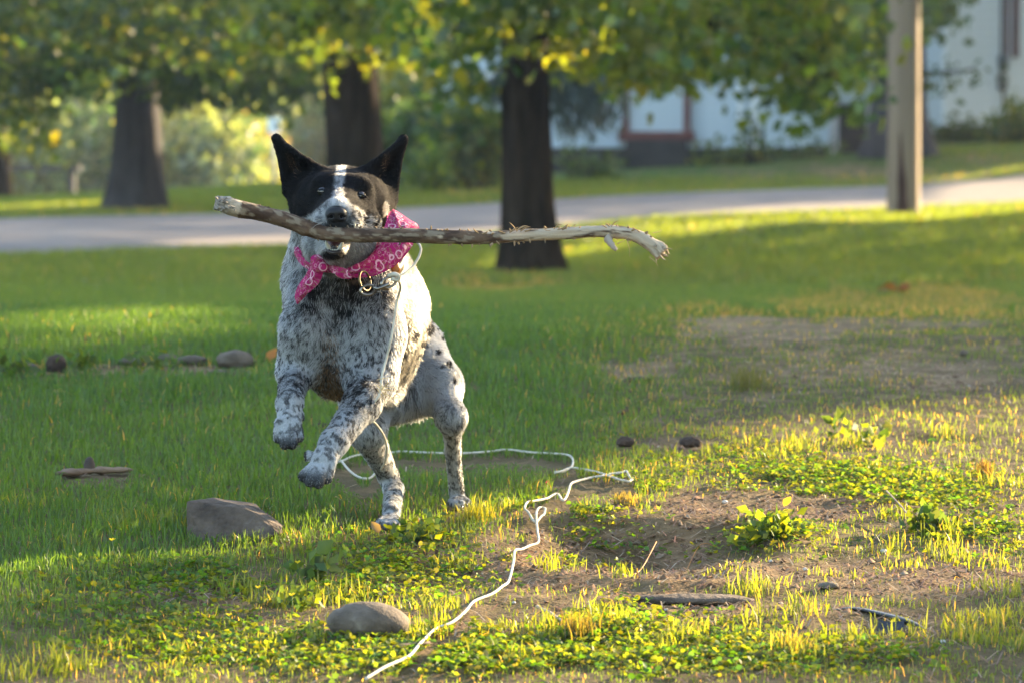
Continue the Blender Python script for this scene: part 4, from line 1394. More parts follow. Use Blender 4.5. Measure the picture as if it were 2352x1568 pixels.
# foreleg on the right, reaching across
rc(A(858, 770, 6.17), A(852, 865, 6.15), .043, .034, .025, None, .013, 'leg')
rc(A(852, 865, 6.15), A(832, 925, 6.09), .032, .0235, .02, None, .010, 'leg')
rc(A(832, 925, 6.09), A(767, 1015, 6.0), .0235, .0180, .016, None, .008, 'leg')
rc(A(767, 1015, 6.0), A(743, 1055, 5.975), .0172, .0165, .010, None, .006, 'leg')
for (u, v, D) in [(698, 1092, 5.965), (713, 1104, 5.945), (732, 1107, 5.945), (750, 1097, 5.96)]:
    rc(A(742 + (u - 725) * .8, 1062 - (u - 725) * .25, 5.968), A(u, v, D), .0076, .0082, .0016, None, .0028, 'paw')
el(A(708, 1045, 5.98), (.006, .007, .008), .004, (0, 0, -1), .004, 'paw')
# hind leg on the right of the picture
rc(A(948, 816, 6.665), A(1004, 884, 6.59), .053, .033, .02, None, .012, 'thigh')
rc(A(1004, 884, 6.59), A(1038, 960, 6.52), .034, .0152, .025, None, .010, 'thigh')
rc(A(1038, 955, 6.52), A(1040, 1035, 6.60), .0155, .0105, .03, None, .007, 'leg')
rc(A(1040, 1035, 6.60), A(1049, 1135, 6.66), .0108, .0112, .008, None, .006, 'leg')
for (u, v, D) in [(1037, 1153, 6.63), (1048, 1158, 6.615), (1060, 1158, 6.615), (1070, 1152, 6.63)]:
    rc(A(1051, 1138, 6.67), A(u, v, D), .0075, .0070, .002, None, .003, 'paw')
# hind leg on the left of the picture, seen between the forelegs
rc(A(885, 825, 6.70), A(850, 920, 6.56), .060, .042, .03, None, .012, 'thigh')
rc(A(850, 920, 6.56), A(841, 988, 6.46), .040, .0245, .02, None, .010, 'thigh')
rc(A(841, 988, 6.46), A(891, 1090, 6.62), .0240, .0138, .014, None, .007, 'leg')
rc(A(891, 1090, 6.62), A(904, 1122, 6.60), .0138, .0140, .008, None, .006, 'leg')
rc(A(904, 1122, 6.60), A(899, 1178, 6.45), .0135, .0135, .008, None, .006, 'leg')
for (u, v, D) in [(873, 1199, 6.405), (886, 1206, 6.39), (902, 1206, 6.39), (914, 1199, 6.405)]:
    rc(A(898, 1182, 6.45), A(u, v, D), .0078, .0070, .002, None, .003, 'paw')
# tail, low behind the thighs
rc(A(930, 745, 6.80), A(915, 800, 6.93), .018, .013, .02, None, .018, 'tail')
rc(A(915, 800, 6.93), A(885, 830, 7.02), .013, .006, .01, None, .016, 'tail')
# head
el(A(785, 458, 6.15), (.053, .070, .0385), .03, (0, .8, .5), .006, 'head')
el(A(785, 433, 6.105), (.041, .040, .0215), .02, (0, .7, .6), .006, 'head')
el(A(725, 470, 6.14), (.0235, .050, .034), .03, (-.7, .6, -.1), .008, 'head')
el(A(841, 473, 6.145), (.0235, .050, .034), .03, (.7, .6, -.1), .008, 'head')
el(A(745, 421, 6.068), (.017, .016, .012), .014, (-.3, .5, .8), .005, 'head')
el(A(825, 425, 6.070), (.017, .016, .012), .014, (.3, .5, .8), .005, 'head')
rc(A(783, 462, 6.07), A(775, 488, 5.985), .031, .0205, .022, (0, 1, .4), .005, 'muzzle')
rc(A(752, 500, 6.06), A(752, 510, 5.985), .022, .0170, .016, (-.7, .7, -.1), .006, 'muzzle')
rc(A(815, 498, 6.065), A(800, 512, 5.990), .024, .0175, .016, (.7, .7, -.2), .006, 'muzzle')
el(A(775, 512, 5.985), (.017, .014, .0095), .010, (0, .7, -.6), .004, 'muzzle')
el(A(838, 510, 6.055), (.022, .032, .016), .012, (.9, .4, .2), .008, 'muzzle')
el(A(824, 474, 6.105), (.016, .032, .020), .03, (.7, .7, 0), .006, 'head')
el(A(735, 470, 6.105), (.015, .030, .018), .03, (-.7, .7, 0), .006, 'head')
# lower jaw and throat
rc(A(775, 575, 6.10), A(768, 571, 6.012), .034, .0135, .018, (0, .9, -.5), .010, 'jaw')
el(A(782, 565, 6.10), (.052, .050, .034), .02, (0, .6, -.9), .014, 'jaw')
# ears: two thin leaves meeting in a hollow
tri(A(635, 318, 6.155), A(657, 442, 6.165), A(697, 436, 6.195), .0042, .012, (-.15, 0, 1))
tri(A(635, 318, 6.155), A(697, 436, 6.195), A(738, 394, 6.135), .0042, .012, (-.5, 0, 1))
tri(A(927, 320, 6.165), A(903, 458, 6.175), A(868, 440, 6.205), .0042, .012, (.15, 0, 1))
tri(A(927, 320, 6.165), A(868, 440, 6.205), A(835, 394, 6.14), .0042, .012, (.5, 0, 1))
el(A(684, 440, 6.165), (.012, .022, .022), .014, (-.6, .5, -.3), .010, 'head')
el(A(884, 450, 6.175), (.012, .022, .024), .014, (.6, .5, -.4), .010, 'head')
# mouth
CUT.append((A(752, 547, 5.985), A(784, 547, 5.985), .0110, .0110, .006))
CUT.append((A(768, 548, 5.985), A(768, 548, 6.06), .0125, .012, .006))


def surf(u, v, D0=5.8, D1=7.2):
    """First point of the dog on the sight line (u, v)."""
    u = np.atleast_1d(np.asarray(u, float)); v = np.atleast_1d(np.asarray(v, float))
    D = np.full(u.shape, D0)
    for _ in range(60):
        D = D + np.maximum(sdf(at(u, v, D)), 0) * .9
    P = at(u, v, np.minimum(D, D1))
    e = .0015
    n = np.stack([sdf(P + np.eye(3)[k] * e) - sdf(P - np.eye(3)[k] * e) for k in range(3)], -1)
    return P, nrm(n)


def ell(u, v, cu, cv, ru, rv, ang=0.0, s=.35):
    a = math.radians(ang); x = u - cu; y = v - cv
    p = (x * math.cos(a) + y * math.sin(a)) / ru; q = (-x * math.sin(a) + y * math.cos(a)) / rv
    return 1 - smooth(1 - s, 1 + s, np.sqrt(p * p + q * q))


def zone_w(P):
    """Weights of the body shapes at points, for hair flow, length and zone."""
    W = np.stack([np.exp(-np.clip(d_one(P, p), -.02, .5) / .012) for p in PR], -1)
    return W / W.sum(-1, keepdims=True)


ZN = ['neck', 'chest', 'trunk', 'rump', 'belly', 'shoulder', 'leg', 'paw', 'thigh', 'tail', 'head', 'muzzle', 'jaw', 'ear']
def zones(W):
    Z = np.zeros((len(W), len(ZN)))
    W = W ** 2.2; W = W / W.sum(1, keepdims=True)
    for k, p in enumerate(PR):
        Z[:, ZN.index(p[5])] += W[:, k]
    return {z: Z[:, k] for k, z in enumerate(ZN)}


def coat(P, Z):
    """Share of dark hair and of tan hair at points of the coat."""
    u, v = look(P)
    wob = (fbm(P * 55, 101, 3) - .5) * 22
    wob2 = (fbm(P * 55, 202, 3) - .5) * 22
    U = u + wob; Vv = v + wob2
    mott = fbm(P * np.array([120, 120, 90]), 103, 3)
    fine = vnoise(P * 190, 105)
    roan = smooth(.42, .60, mott * .75 + fine * .25)
    spot = smooth(.50, .60, vnoise(P * np.array([250, 250, 190]), 107) * .72 + fine * .28)
    dark = .12 + .55 * roan                                # the blue roan ground colour
    # flanks and hindquarters: nearly white
    white = np.clip(Z['thigh'] + Z['rump'] + Z['trunk'] * .9, 0, 1)
    dark = dark * (1 - white) + white * (.07 + .16 * smooth(.5, .68, mott * .6 + fine * .4) * (1 + 1.2 * Z['trunk']))
    vst = smooth(.42, .60, fbm(P * np.array([110, 40, 30]), 121, 3) * .7 + fine * .3)
    low = ell(U, Vv, 918, 815, 46, 95) * np.clip(Z['trunk'] + Z['belly'], 0, 1)
    dark = np.maximum(dark, low * (.15 + .62 * vst))
    big = np.zeros(len(P))
    for (a, b, r1, r2, g) in [(985, 752, 9, 15, 20), (972, 786, 8, 11, 0), (1003, 805, 7, 10, 30), (1018, 770, 6, 9, 0), (990, 728, 6, 8, 0), (1006, 748, 6, 6, 0), (1030, 835, 5, 12, -10), (1042, 868, 4, 9, 0), (962, 812, 8, 7, 0), (1018, 842, 4, 5, 0), (950, 770, 9, 14, 20), (835, 1020, 6, 5, 0), (858, 1000, 4, 4, 0), (1036, 1000, 6, 5, 0), (1046, 985, 8, 5, 0)]:
        big = np.maximum(big, ell(u + wob * .35, v + wob2 * .35, a, b, r1, r2, g, .3))
    dark = np.maximum(dark, big * np.clip(Z['thigh'] + Z['rump'] + Z['trunk'] + Z['leg'], 0, 1) * .92)
    # legs: white with dark flecks, greyer in the upper forearm
    leg = np.clip(Z['leg'] + Z['paw'], 0, 1)
    grey = np.maximum(ell(U, Vv, 672, 880, 44, 26), ell(U, Vv, 838, 905, 50, 50, 40))
    grey = np.maximum(grey, ell(U, Vv, 1058, 1085, 9, 55) * .9)
    dl = .07 + .60 * spot
    dl = dl * (1 - grey * .6) + grey * (.30 + .42 * roan) * .9
    dark = dark * (1 - leg) + leg * dl
    toes = np.maximum.reduce([smooth(984, 1016, v + wob * .8) * (u < 705) * (v < 1060), smooth(1066, 1098, v + .35 * (735 - u) * .5 + wob * .5) * (u < 785) * (v > 1040),
                              smooth(1192, 1206, v + wob * .6) * (u > 855) * (u < 930) * .75, smooth(1170, 1178, v) * (u > 1000) * .3])
    dark = np.maximum(dark, toes * leg * .84)
    # thighs stay pale even where leg shapes blend in
    # chest: dark grizzled middle, pale shoulders with cross streaks
    ch = np.clip(Z['chest'] + Z['neck'] + Z['shoulder'], 0, 1)
    mid = np.maximum(ell(U, Vv, 810, 682, 85, 62), ell(U, Vv, 742, 655, 38, 44))
    mid = np.maximum(mid, ell(U, Vv, 800, 735, 60, 26) * .75)
    mid = np.maximum(mid, ell(U, Vv, 716, 700, 22, 16, 40))
    streak = smooth(.36, .64, fbm(P * np.array([50, 50, 230]), 111, 3) * .6 + fine * .4)
    dark = dark * (1 - ch) + ch * np.clip((.20 + .40 * streak) * (1 - mid) + mid * (.62 + .34 * streak), 0, 1)
    pale = np.maximum(ell(u, v, 745, 705, 16, 22, -30), ell(u, v, 838, 698, 26, 9, -25))
    dark = dark * (1 - .55 * pale * ch)
    # belly and the space behind the forelegs: brownish
    tan = .9 * np.clip(Z['chest'] + Z['trunk'] + Z['belly'], 0, 1) * np.maximum(ell(U, Vv, 785, 885, 60, 50), ell(U, Vv, 775, 860, 55, 30))
    tan = np.maximum(tan, .35 * ell(U, Vv, 760, 800, 18, 50))
    dark = np.where(tan > .4, np.clip(dark + .15, 0, .8), dark)
    # head
    hd = smooth(.12, .42, Z['head'] + Z['ear'] + Z['muzzle'] + Z['jaw'])
    dh = np.full(len(P), .985)
    bl = smooth(-1, 1, (np.interp(v, [380, 405, 430, 452, 468, 485, 520], [12, 10, 9, 13, 30, 48, 70]) - np.abs(u - np.interp(v, [380, 430, 470, 520], [783, 778, 774, 768])) + (fine - .5) * 7) / 6.0)
    side = smooth(-1, 1, ((v - (505 - .42 * (u - 690))) + (fine - .5) * 8) / 7.0) * (u < 770) * (u > 640)
    rside = smooth(-1, 1, ((v - (468 + .52 * (u - 800))) + (fine - .5) * 8) / 7.0) * (u >= 770)
    wh = np.maximum(np.maximum(bl, side * (v > 455)), rside * (v > 462))
    gry = .10 + .38 * roan * .8 + .30 * smooth(450, 400, v) * smooth(.45, .6, fine)
    gry = np.where(v > 462, .16 + .50 * smooth(.38, .66, fine * .6 + mott * .4), gry)
    gry = np.clip(gry + .16 + .28 * smooth(795, 835, u) * smooth(470, 490, v), 0, 1)
    gry = np.maximum(gry, .75 * ell(u, v, 800, 516, 36, 14)); gry = np.maximum(gry, .95 * ell(u, v, 774, 514, 36, 12)); gry = np.maximum(gry, .6 * ell(u, v, 845, 505, 28, 22))
    gry = np.clip(gry - .25 * ell(u, v, 778, 468, 22, 12) - .2 * ell(u, v, 720, 500, 28, 18), .03, 1)
    dh = dh * (1 - wh) + gry * wh
    jw = smooth(528, 545, v)
    st2 = smooth(.42, .58, fbm(P * np.array([110, 60, 60]) + np.array([0, 0, 1]) * (np.abs(u - 770) * .045)[:, None], 115, 3))
    dh = dh * (1 - jw) + jw * np.clip(.24 + .38 * st2, 0, 1)
    dh = np.maximum(dh, .97 * ell(u, v, 767, 582, 32, 13))
    tan_e = np.maximum(ell(u, v, 676, 385, 9, 36, -27), ell(u, v, 880, 382, 8, 30, 22)) * Z['ear'] * .45
    tan_c = np.maximum(ell(u, v, 880, 492, 5, 22) * .55, jw * .30 * (1 - st2) * smooth(780, 860, u))
    tan_h = np.maximum(tan_e, tan_c)
    dh = np.where(ell(u, v, 884, 492, 8, 26) > .3, .80, dh)
    dh = np.maximum(dh, .985 * np.clip(Z['ear'] * 1.6, 0, 1) * (v < 470))
    dark = dark * (1 - hd) + hd * dh
    tan = tan * (1 - hd) + hd * tan_h
    dark = np.maximum(dark, ell(u, v, 773, 493, 27, 22, 0, .15) * (P[:, 1] < 6.04))
    inm = ell(u, v, 768, 549, 27, 14, 0, .2) * (P[:, 1] < 6.12)
    dark = np.maximum(dark, inm)
    return np.clip(dark, 0, 1), np.clip(tan, 0, 1)


C_DARK = np.array([.0042, .0040, .0044]); C_WHITE = np.array([.40, .41, .412]); C_TAN = np.array([.19, .105, .052])


def build_dog():
    lo = np.min([bounds(p)[0] for p in PR], 0) - .02; hi = np.max([bounds(p)[1] for p in PR], 0) + .02
    V, F = surface_nets(lo, hi, .0030)
    V = relax(V, F, 1, .5)
    root = thing('dog', 'black and white speckled dog rearing on its hind legs with a stick across its mouth', 'dog', (0.16, 6.6, 0.0))
    W = np.concatenate([zone_w(V[s:s + 20000]) for s in range(0, len(V), 20000)])
    Z = zones(W)
    dk, tn = coat(V, Z)
    C = C_WHITE * (1 - dk[:, None]) + C_DARK * dk[:, None]
    C = C * (1 - tn[:, None] * (1 - dk[:, None] * .6)) + C_TAN * .7 * (tn * (1 - dk * .6))[:, None]
    C = C * .8
    body = mesh_np('body', V, F, attr_mat('dog_skin', rough=.9, spec=.08), C, root)
    # ------------------------------------------------------------ the coat, hair by hair
    tri_ = np.concatenate([F[:, [0, 1, 2]], F[:, [0, 2, 3]]])
    a, b, c = V[tri_[:, 0]], V[tri_[:, 1]], V[tri_[:, 2]]
    N = np.cross(b - a, c - a); ar = np.linalg.norm(N, axis=1) / 2; N = nrm(N)
    face = N @ np.array([0, -1.0, 0.05])
    Wt = ar * np.where(face > -.35, 1.0, .35)
    rg = np.random.default_rng(3)
    NH = 760000
    k = rg.choice(len(tri_), NH, p=Wt / Wt.sum())
    r1 = np.sqrt(rg.uniform(0, 1, NH))[:, None]; r2 = rg.uniform(0, 1, NH)[:, None]
    P = a[k] * (1 - r1) + b[k] * r1 * (1 - r2) + c[k] * r1 * r2
    n = N[k]
    W = np.concatenate([zone_w(P[s:s + 20000]) for s in range(0, NH, 20000)])
    Z = zones(W); dk, tn = coat(P, Z)
    FL = np.array([p[3] for p in PR]); HL = np.array([p[4] for p in PR])
    fl = W @ FL; hl = W @ HL
    u, v = look(P)
    # swirls and locks
    sw = np.stack([vnoise(P * 28, 301), vnoise(P * 28, 302), vnoise(P * 28, 303)], -1) - .5
    sw2 = np.stack([vnoise(P * 95, 304), vnoise(P * 95, 305), vnoise(P * 95, 306)], -1) - .5
    fl = nrm(fl) + sw * 1.1 + sw2 * .9
    fl = fl - n * (fl * n).sum(1, keepdims=True); fl = nrm(fl + rg.normal(size=(NH, 3)) * .12)
    keep = np.ones(NH, bool)
    keep &= ~(ell(u, v, 768, 549, 25, 13, 0, .15) > .5) | (P[:, 1] > 6.15)                     # open mouth
    keep &= ~((ell(u, v, 773, 492, 26, 21, 0, .1) > .5) & (P[:, 1] < 6.03))                     # nose
    for (eu, ev) in ((741, 440), (828, 450)):
        keep &= ~((ell(u, v, eu, ev, 12, 6.5, 8, .1) > .5) & (P[:, 1] < 6.15))
    # long fringe under the belly and behind the forearm
    fr = np.maximum(ell(u, v, 930, 915, 60, 30), ell(u, v, 895, 935, 30, 36)) * np.clip(Z['belly'] * 2, 0, 1)
    hl = hl * (1 + 1.0 * fr)
    ruff = ell(u, v, 668, 600, 22, 50) * Z['neck']
    hl = hl * (1 + .5 * ruff)
    earedge = Z['ear'] * (ell(u, v, 722, 385, 26, 18) + ell(u, v, 850, 390, 26, 20))
    hl = hl * (1 - .35 * Z['ear']) * (1 + 1.6 * np.clip(earedge, 0, 1))
    hl = hl * rg.uniform(.6, 1.2, NH) * np.clip(.62 + (.011 - hl) * 40, .62, .95)
    lift = np.clip(.26 + .25 * fr + .2 * ruff + .08 * rg.normal(size=NH), .05, 1.0)
    m = 4
    t = np.linspace(0, 1, m)
    pts = np.zeros((NH, m, 3)); pts[:, 0] = P - n * .0004
    step = hl / (m - 1)
    for q in range(1, m):
        d = nrm(fl * (.75 + .25 * t[q]) + n * (lift * (1.25 - .95 * t[q]))[:, None] + np.array([0, 0, -.25]) * (t[q] * (hl > .016))[:, None])
        pts[:, q] = pts[:, q - 1] + d * step[:, None]
    q0 = P - np.array([.1, 6.4, .3]); q0 = q0 - .72 * fl * (q0 * fl).sum(1, keepdims=True)
    cl = np.clip((vnoise(q0 * 300, 411) - .5) * 1.45 + .5, 0, 1)
    tone = .72 + .56 * vnoise(q0 * 210, 415)[:, None]
    isd = (.55 * cl + .45 * rg.uniform(0, 1, NH)) < .10 + .80 * dk + .2 * (dk > .93) - .1 * (dk < .08)
    ist = (rg.uniform(0, 1, NH) < tn) & ~(isd & (rg.uniform(0, 1, NH) < .6))
    C = np.where(isd[:, None], C_DARK * rg.uniform(.5, 2.2, (NH, 1)), C_WHITE * rg.uniform(.78, 1.12, (NH, 1)))
    hz = np.clip(Z['muzzle'] + Z['jaw'] + Z['head'], 0, 1)
    soft = np.where(dk > .95, 0, .22 + .52 * hz)[:, None]                 # hairs banded grey, not pure black and white
    grey = C_WHITE * (1 - dk[:, None]) ** 1.15 + C_DARK * 2.5 * dk[:, None]
    C = C * (1 - soft) + grey * rg.uniform(.8, 1.2, (NH, 1)) * soft
    C = np.where(ist[:, None], C_TAN * rg.uniform(.5, 1.4, (NH, 1)), C)
    C = C * tone
    cream = np.clip(Z['trunk'] + Z['rump'], 0, 1)[:, None] * (~isd)[:, None]
    C = C * (1 - cream * np.array([.48, .56, .68]))
    pts = pts[keep]; C = C[keep]; hl = hl[keep]; NK = len(pts)
    hc = bpy.data.hair_curves.new('coat_hair')
    hc.add_curves([m] * NK)
    base = np.array(root.location)
    hc.points.foreach_set('position', (pts - base).astype(np.float32).ravel())
    ra = hc.attributes.get('radius') or hc.attributes.new('radius', 'FLOAT', 'POINT')
    rr = np.array([.00030, .00028, .00021, .00005])[None] * np.clip(hl / .007, .65, 1.15)[:, None]
    ra.data.foreach_set('value', rr.astype(np.float32).ravel())
    ca = hc.attributes.new('col', 'FLOAT_COLOR', 'CURVE')
    c4 = np.ones((NK, 4), np.float32); c4[:, :3] = C
    ca.data.foreach_set('color', c4.ravel())
    hc.materials.append(hair_mat())
    ho = bpy.data.objects.new('coat_hair', hc); COL.objects.link(ho); ho.parent = root
    ho['kind'] = 'stuff'
    return root


def hair_mat():
    m = bpy.data.materials.new('dog_hair'); m.use_nodes = True
    nt = m.node_tree; nt.nodes.clear()
    out = node(nt, 'ShaderNodeOutputMaterial')
    a = node(nt, 'ShaderNodeAttribute'); a.attribute_name = 'col'
    h = node(nt, 'ShaderNodeBsdfHairPrincipled')
    h.model = 'CHIANG'; h.parametrization = 'COLOR'
    nt.links.new(a.outputs['Color'], h.inputs['Color'])
    h.inputs['Roughness'].default_value = .38; h.inputs['Radial Roughness'].default_value = .6
    d = node(nt, 'ShaderNodeBsdfDiffuse'); nt.links.new(a.outputs['Color'], d.inputs[0])
    mr = node(nt, 'ShaderNodeMapRange'); mr.inputs['From Min'].default_value = .012; mr.inputs['From Max'].default_value = .06
    nt.links.new(a.outputs['Fac'], mr.inputs['Value'])
    m0 = node(nt, 'ShaderNodeMixShader'); m0.inputs[0].default_value = .12          # black hair: mostly matt, a trace of sheen
    nt.links.new(d.outputs[0], m0.inputs[1]); nt.links.new(h.outputs[0], m0.inputs[2])
    m1 = node(nt, 'ShaderNodeMixShader')
    t = node(nt, 'ShaderNodeBsdfTranslucent'); nt.links.new(a.outputs['Color'], t.inputs[0])
    m3 = node(nt, 'ShaderNodeMixShader'); m3.inputs[0].default_value = .25
    nt.links.new(d.outputs[0], m3.inputs[1]); nt.links.new(t.outputs[0], m3.inputs[2])
    m2 = node(nt, 'ShaderNodeMixShader'); m2.inputs[0].default_value = .40           # pale hair: part of it glassy and forward scattering
    nt.links.new(m3.outputs[0], m2.inputs[1]); nt.links.new(h.outputs[0], m2.inputs[2])
    nt.links.new(mr.outputs[0], m1.inputs[0]); nt.links.new(m0.outputs[0], m1.inputs[1]); nt.links.new(m2.outputs[0], m1.inputs[2])
    nt.links.new(m1.outputs[0], out.inputs['Surface'])
    return m


dog = build_dog()

# ---------------------------------------------------------------- face, claws
M_nose = noise_mat('nose_leather', [(.35, (.004, .004, .0045)), (.65, (.009, .0085, .010))], scale=60, rough=.5, bump=.5, bscale=420, spec=.35, bdist=.0006)
M_eye = noise_mat('dark_eye', [(.4, (.006, .004, .003)), (.6, (.014, .008, .005))], scale=30, rough=.04, spec=.8)
M_lid = noise_mat('eyelid_skin', [(.4, (.003, .003, .003)), (.6, (.006, .0055, .0055))], scale=60, rough=.7, spec=.1)
M_tooth = noise_mat('tooth', [(.3, (.42, .43, .40)), (.7, (.52, .53, .50))], scale=40, rough=.22, spec=.5)
M_gum = noise_mat('gum', [(.3, (.010, .006, .006)), (.7, (.022, .013, .013))], scale=60, rough=.35, spec=.5)
M_claw = noise_mat('claw_horn', [(.3, (.010, .009, .009)), (.7, (.03, .026, .024))], scale=50, rough=.35, spec=.4)


def part_sphere(name, c, r, m, parent, ax=None, nu=24, nv=14):
    a = np.linspace(0, np.pi, nv); b = np.linspace(0, 2 * np.pi, nu, endpoint=False)
    P = np.stack([np.sin(a)[:, None] * np.cos(b)[None], np.sin(a)[:, None] * np.sin(b)[None], np.cos(a)[:, None] + 0 * b[None]], -1).reshape(-1, 3) * np.asarray(r)
    if ax is not None:
        P = P @ np.asarray(ax)
    i = np.arange(nv - 1)[:, None] * nu; j = np.arange(nu)[None]; k = (j + 1) % nu
    F = np.stack([i + j, i + nu + j, i + nu + k, i + k], -1).reshape(-1, 4)
    return mesh_np(name, np.asarray(c) + P, F, m, None, parent)


def sdf_part(name, f, lo, hi, h, m, parent):
    """Small sculpted part from its own distance function."""
    global PR, CUT
    keepP, keepC = PR, CUT
    PR, CUT = [], []
    f()
    V, F = surface_nets(np.asarray(lo), np.asarray(hi), h)
    PR, CUT = keepP, keepC
    return mesh_np(name, relax(V, F, 2), F, m, None, parent)


NC = A(773, 493, 5.968)
def nose_shape():
    el(NC + np.array([0, .006, .001]), (.0162, .0125, .0105), .006)
    el(NC + np.array([0, .000, .0035]), (.0105, .0080, .0060), .006)
    el(NC + np.array([-.0065, .001, -.0035]), (.0068, .0075, .0060), .004)
    el(NC + np.array([.0065, .001, -.0035]), (.0068, .0075, .0060), .004)
    el(NC + np.array([0, .006, -.0095]), (.0060, .0085, .0060), .005)
    for s in (-1, 1):
        CUT.append((NC + np.array([s * .0066, -.0085, -.0025]), NC + np.array([s * .0075, .006, -.0015]), .0030, .0022, .0025))
        CUT.append((NC + np.array([s * .0085, -.0070, -.0030]), NC + np.array([s * .0135, -.002, -.0040]), .0014, .0010, .002))
    CUT.append((NC + np.array([0, -.0090, .000]), NC + np.array([0, -.0070, -.014]), .0010, .0010, .0018))


sdf_part('nose', nose_shape, NC - .024, NC + np.array([.024, .03, .024]), .0008, M_nose, dog)
for (u, v, tilt, op) in ((741, 440, 7, .78), (828, 450, 10, .6)):
    P0, n0 = surf(u, v); P0, n0 = P0[0], n0[0]
    e = part_sphere('eye', P0 + np.array([0, .0048, 0]), (.0070,) * 3, M_eye, dog)
    # lids: two almond arcs of dark skin over the ball
    for s, hgt in ((1, .0030 * op), (-1, .0026 * op)):
        x = np.linspace(-.0095, .0095, 15)
        arc = np.stack([x, -.0030 + 24 * x ** 2, s * hgt * (1 - (x / .0095) ** 2) + x * math.tan(-math.radians(tilt))], -1) + P0 + np.array([0, .0015, 0])
        mb = MB(); mb.tube(arc, .0010 * np.sqrt(np.clip(1.1 - (x / .0098) ** 2, .05, 1)), 8); mb.build('eyelid', M_lid, dog)
# lower canines, small front teeth, gum, tongue in the shadow of the stick
for (ub, vb, ut, vt) in ((757, 573, 748, 547), (778, 575, 787, 548)):
    p = spline([A(ub, vb, 6.004), A((ub + ut) / 2 + (ut - ub) * .25, (vb + vt) / 2, 5.998), A(ut, vt, 6.0)], 9)
    mb = MB(); mb.tube(p, np.array([.0030, .0031, .0030, .0028, .0025, .0021, .0017, .0011, .0004]), 10); mb.build('canine_tooth', M_tooth, dog)
for k in range(5):
    u = 760 + k * 3.9
    c = A(u, 574.5 - .0 * k, 5.999)
    part_sphere('front_tooth', c, (.0010, .0008, .0017), M_tooth, dog, nu=8, nv=6)
mb = MB(); mb.tube(spline([A(751, 570, 6.006), A(758, 578, 6.000), A(768, 580, 5.998), A(778, 578, 6.000), A(786, 570, 6.006)], 14), .0030, 8); mb.build('lower_gum', M_gum, dog)
mb = MB(); mb.tube(spline([A(768, 566, 6.012), A(768, 563, 6.03), A(768, 560, 6.06)], 8), np.array([.004, .0085, .010, .0105, .011, .011, .011, .010]), 12); mb.build('tongue', noise_mat('tongue', [(.3, (.05, .018, .018)), (.7, (.08, .03, .03))], scale=50, rough=.4), dog)
# lip pulled up by the stick on the right: dark gap with pale streaks of tooth
for (u, v, w, h_) in ((834, 524, 5, 5.5),):
    P0, n0 = surf(u, v)
    part_sphere('lip_gap', P0[0] + np.array([0, .002, 0]), (w * PX * 6, .004, h_ * PX * 6), M_gum, dog)
for (u, v) in ((815, 518), (823, 521)):
    P0, n0 = surf(u, v); P0 = P0[0]
    p = spline([P0 + np.array([-.001, .001, .006]), P0 + np.array([0, -.0015, 0]), P0 + np.array([.0008, -.0005, -.007])], 7)
    mb = MB(); mb.tube(p, [.0010, .0014, .0016, .0016, .0014, .0010, .0004], 8); mb.build('side_tooth', noise_mat('yellowed_tooth', [(.3, (.45, .38, .26)), (.7, (.58, .50, .36))], scale=40, rough=.3), dog)
# whiskers
rg = np.random.default_rng(8)
mb = MB()
for k in range(26):
    s = 1 if k % 13 > 4 else -1
    u = 800 + rg.uniform(0, 40) if s > 0 else 748 - rg.uniform(0, 34)
    P0, n0 = surf(u, 503 + rg.uniform(0, 18)); P0 = P0[0]
    d = np.array([s * rg.uniform(.5, 1), -.15 + rg.uniform(-.3, .5), rg.uniform(-.35, .25)]); L_ = rg.uniform(.015, .042)
    mb.tube(spline([P0, P0 + d * L_ * .5, P0 + d * L_ + np.array([0, .004, -.004 * rg.uniform(0, 2)])], 6), np.linspace(.00038, .0001, 6), 4)
o = mb.build('whisker', noise_mat('whisker', [(.3, (.25, .23, .2)), (.7, (.4, .38, .35))], scale=30, rough=.4), dog); o['kind'] = 'stuff'
# claws
for (u, v, D, du) in [(641, 1012, 6.020, -2), (655, 1026, 6.006, -1), (672, 1026, 6.006, 1), (685, 1011, 6.020, 2), (700, 1103, 5.957, -2), (714, 1114, 5.942, -1), (732, 1117, 5.942, 0), (749, 1107, 5.952, 2),
                      (871, 1206, 6.390, -1), (886, 1213, 6.377, 0), (902, 1213, 6.377, 0), (915, 1206, 6.390, 1), (1037, 1160, 6.617, -1), (1048, 1165, 6.603, 0), (1061, 1165, 6.603, 0), (1071, 1159, 6.617, 1)]:
    a_ = A(u, v - 5, D + .004)
    p = spline([a_, A(u + du * .6, v - 1, D - .004), A(u + du, v + 3.5, D - .005)], 7)
    mb = MB(); mb.tube(p, [.0020, .0021, .0020, .0018, .0014, .0009, .0003], 8); mb.build('claw', M_claw, dog)

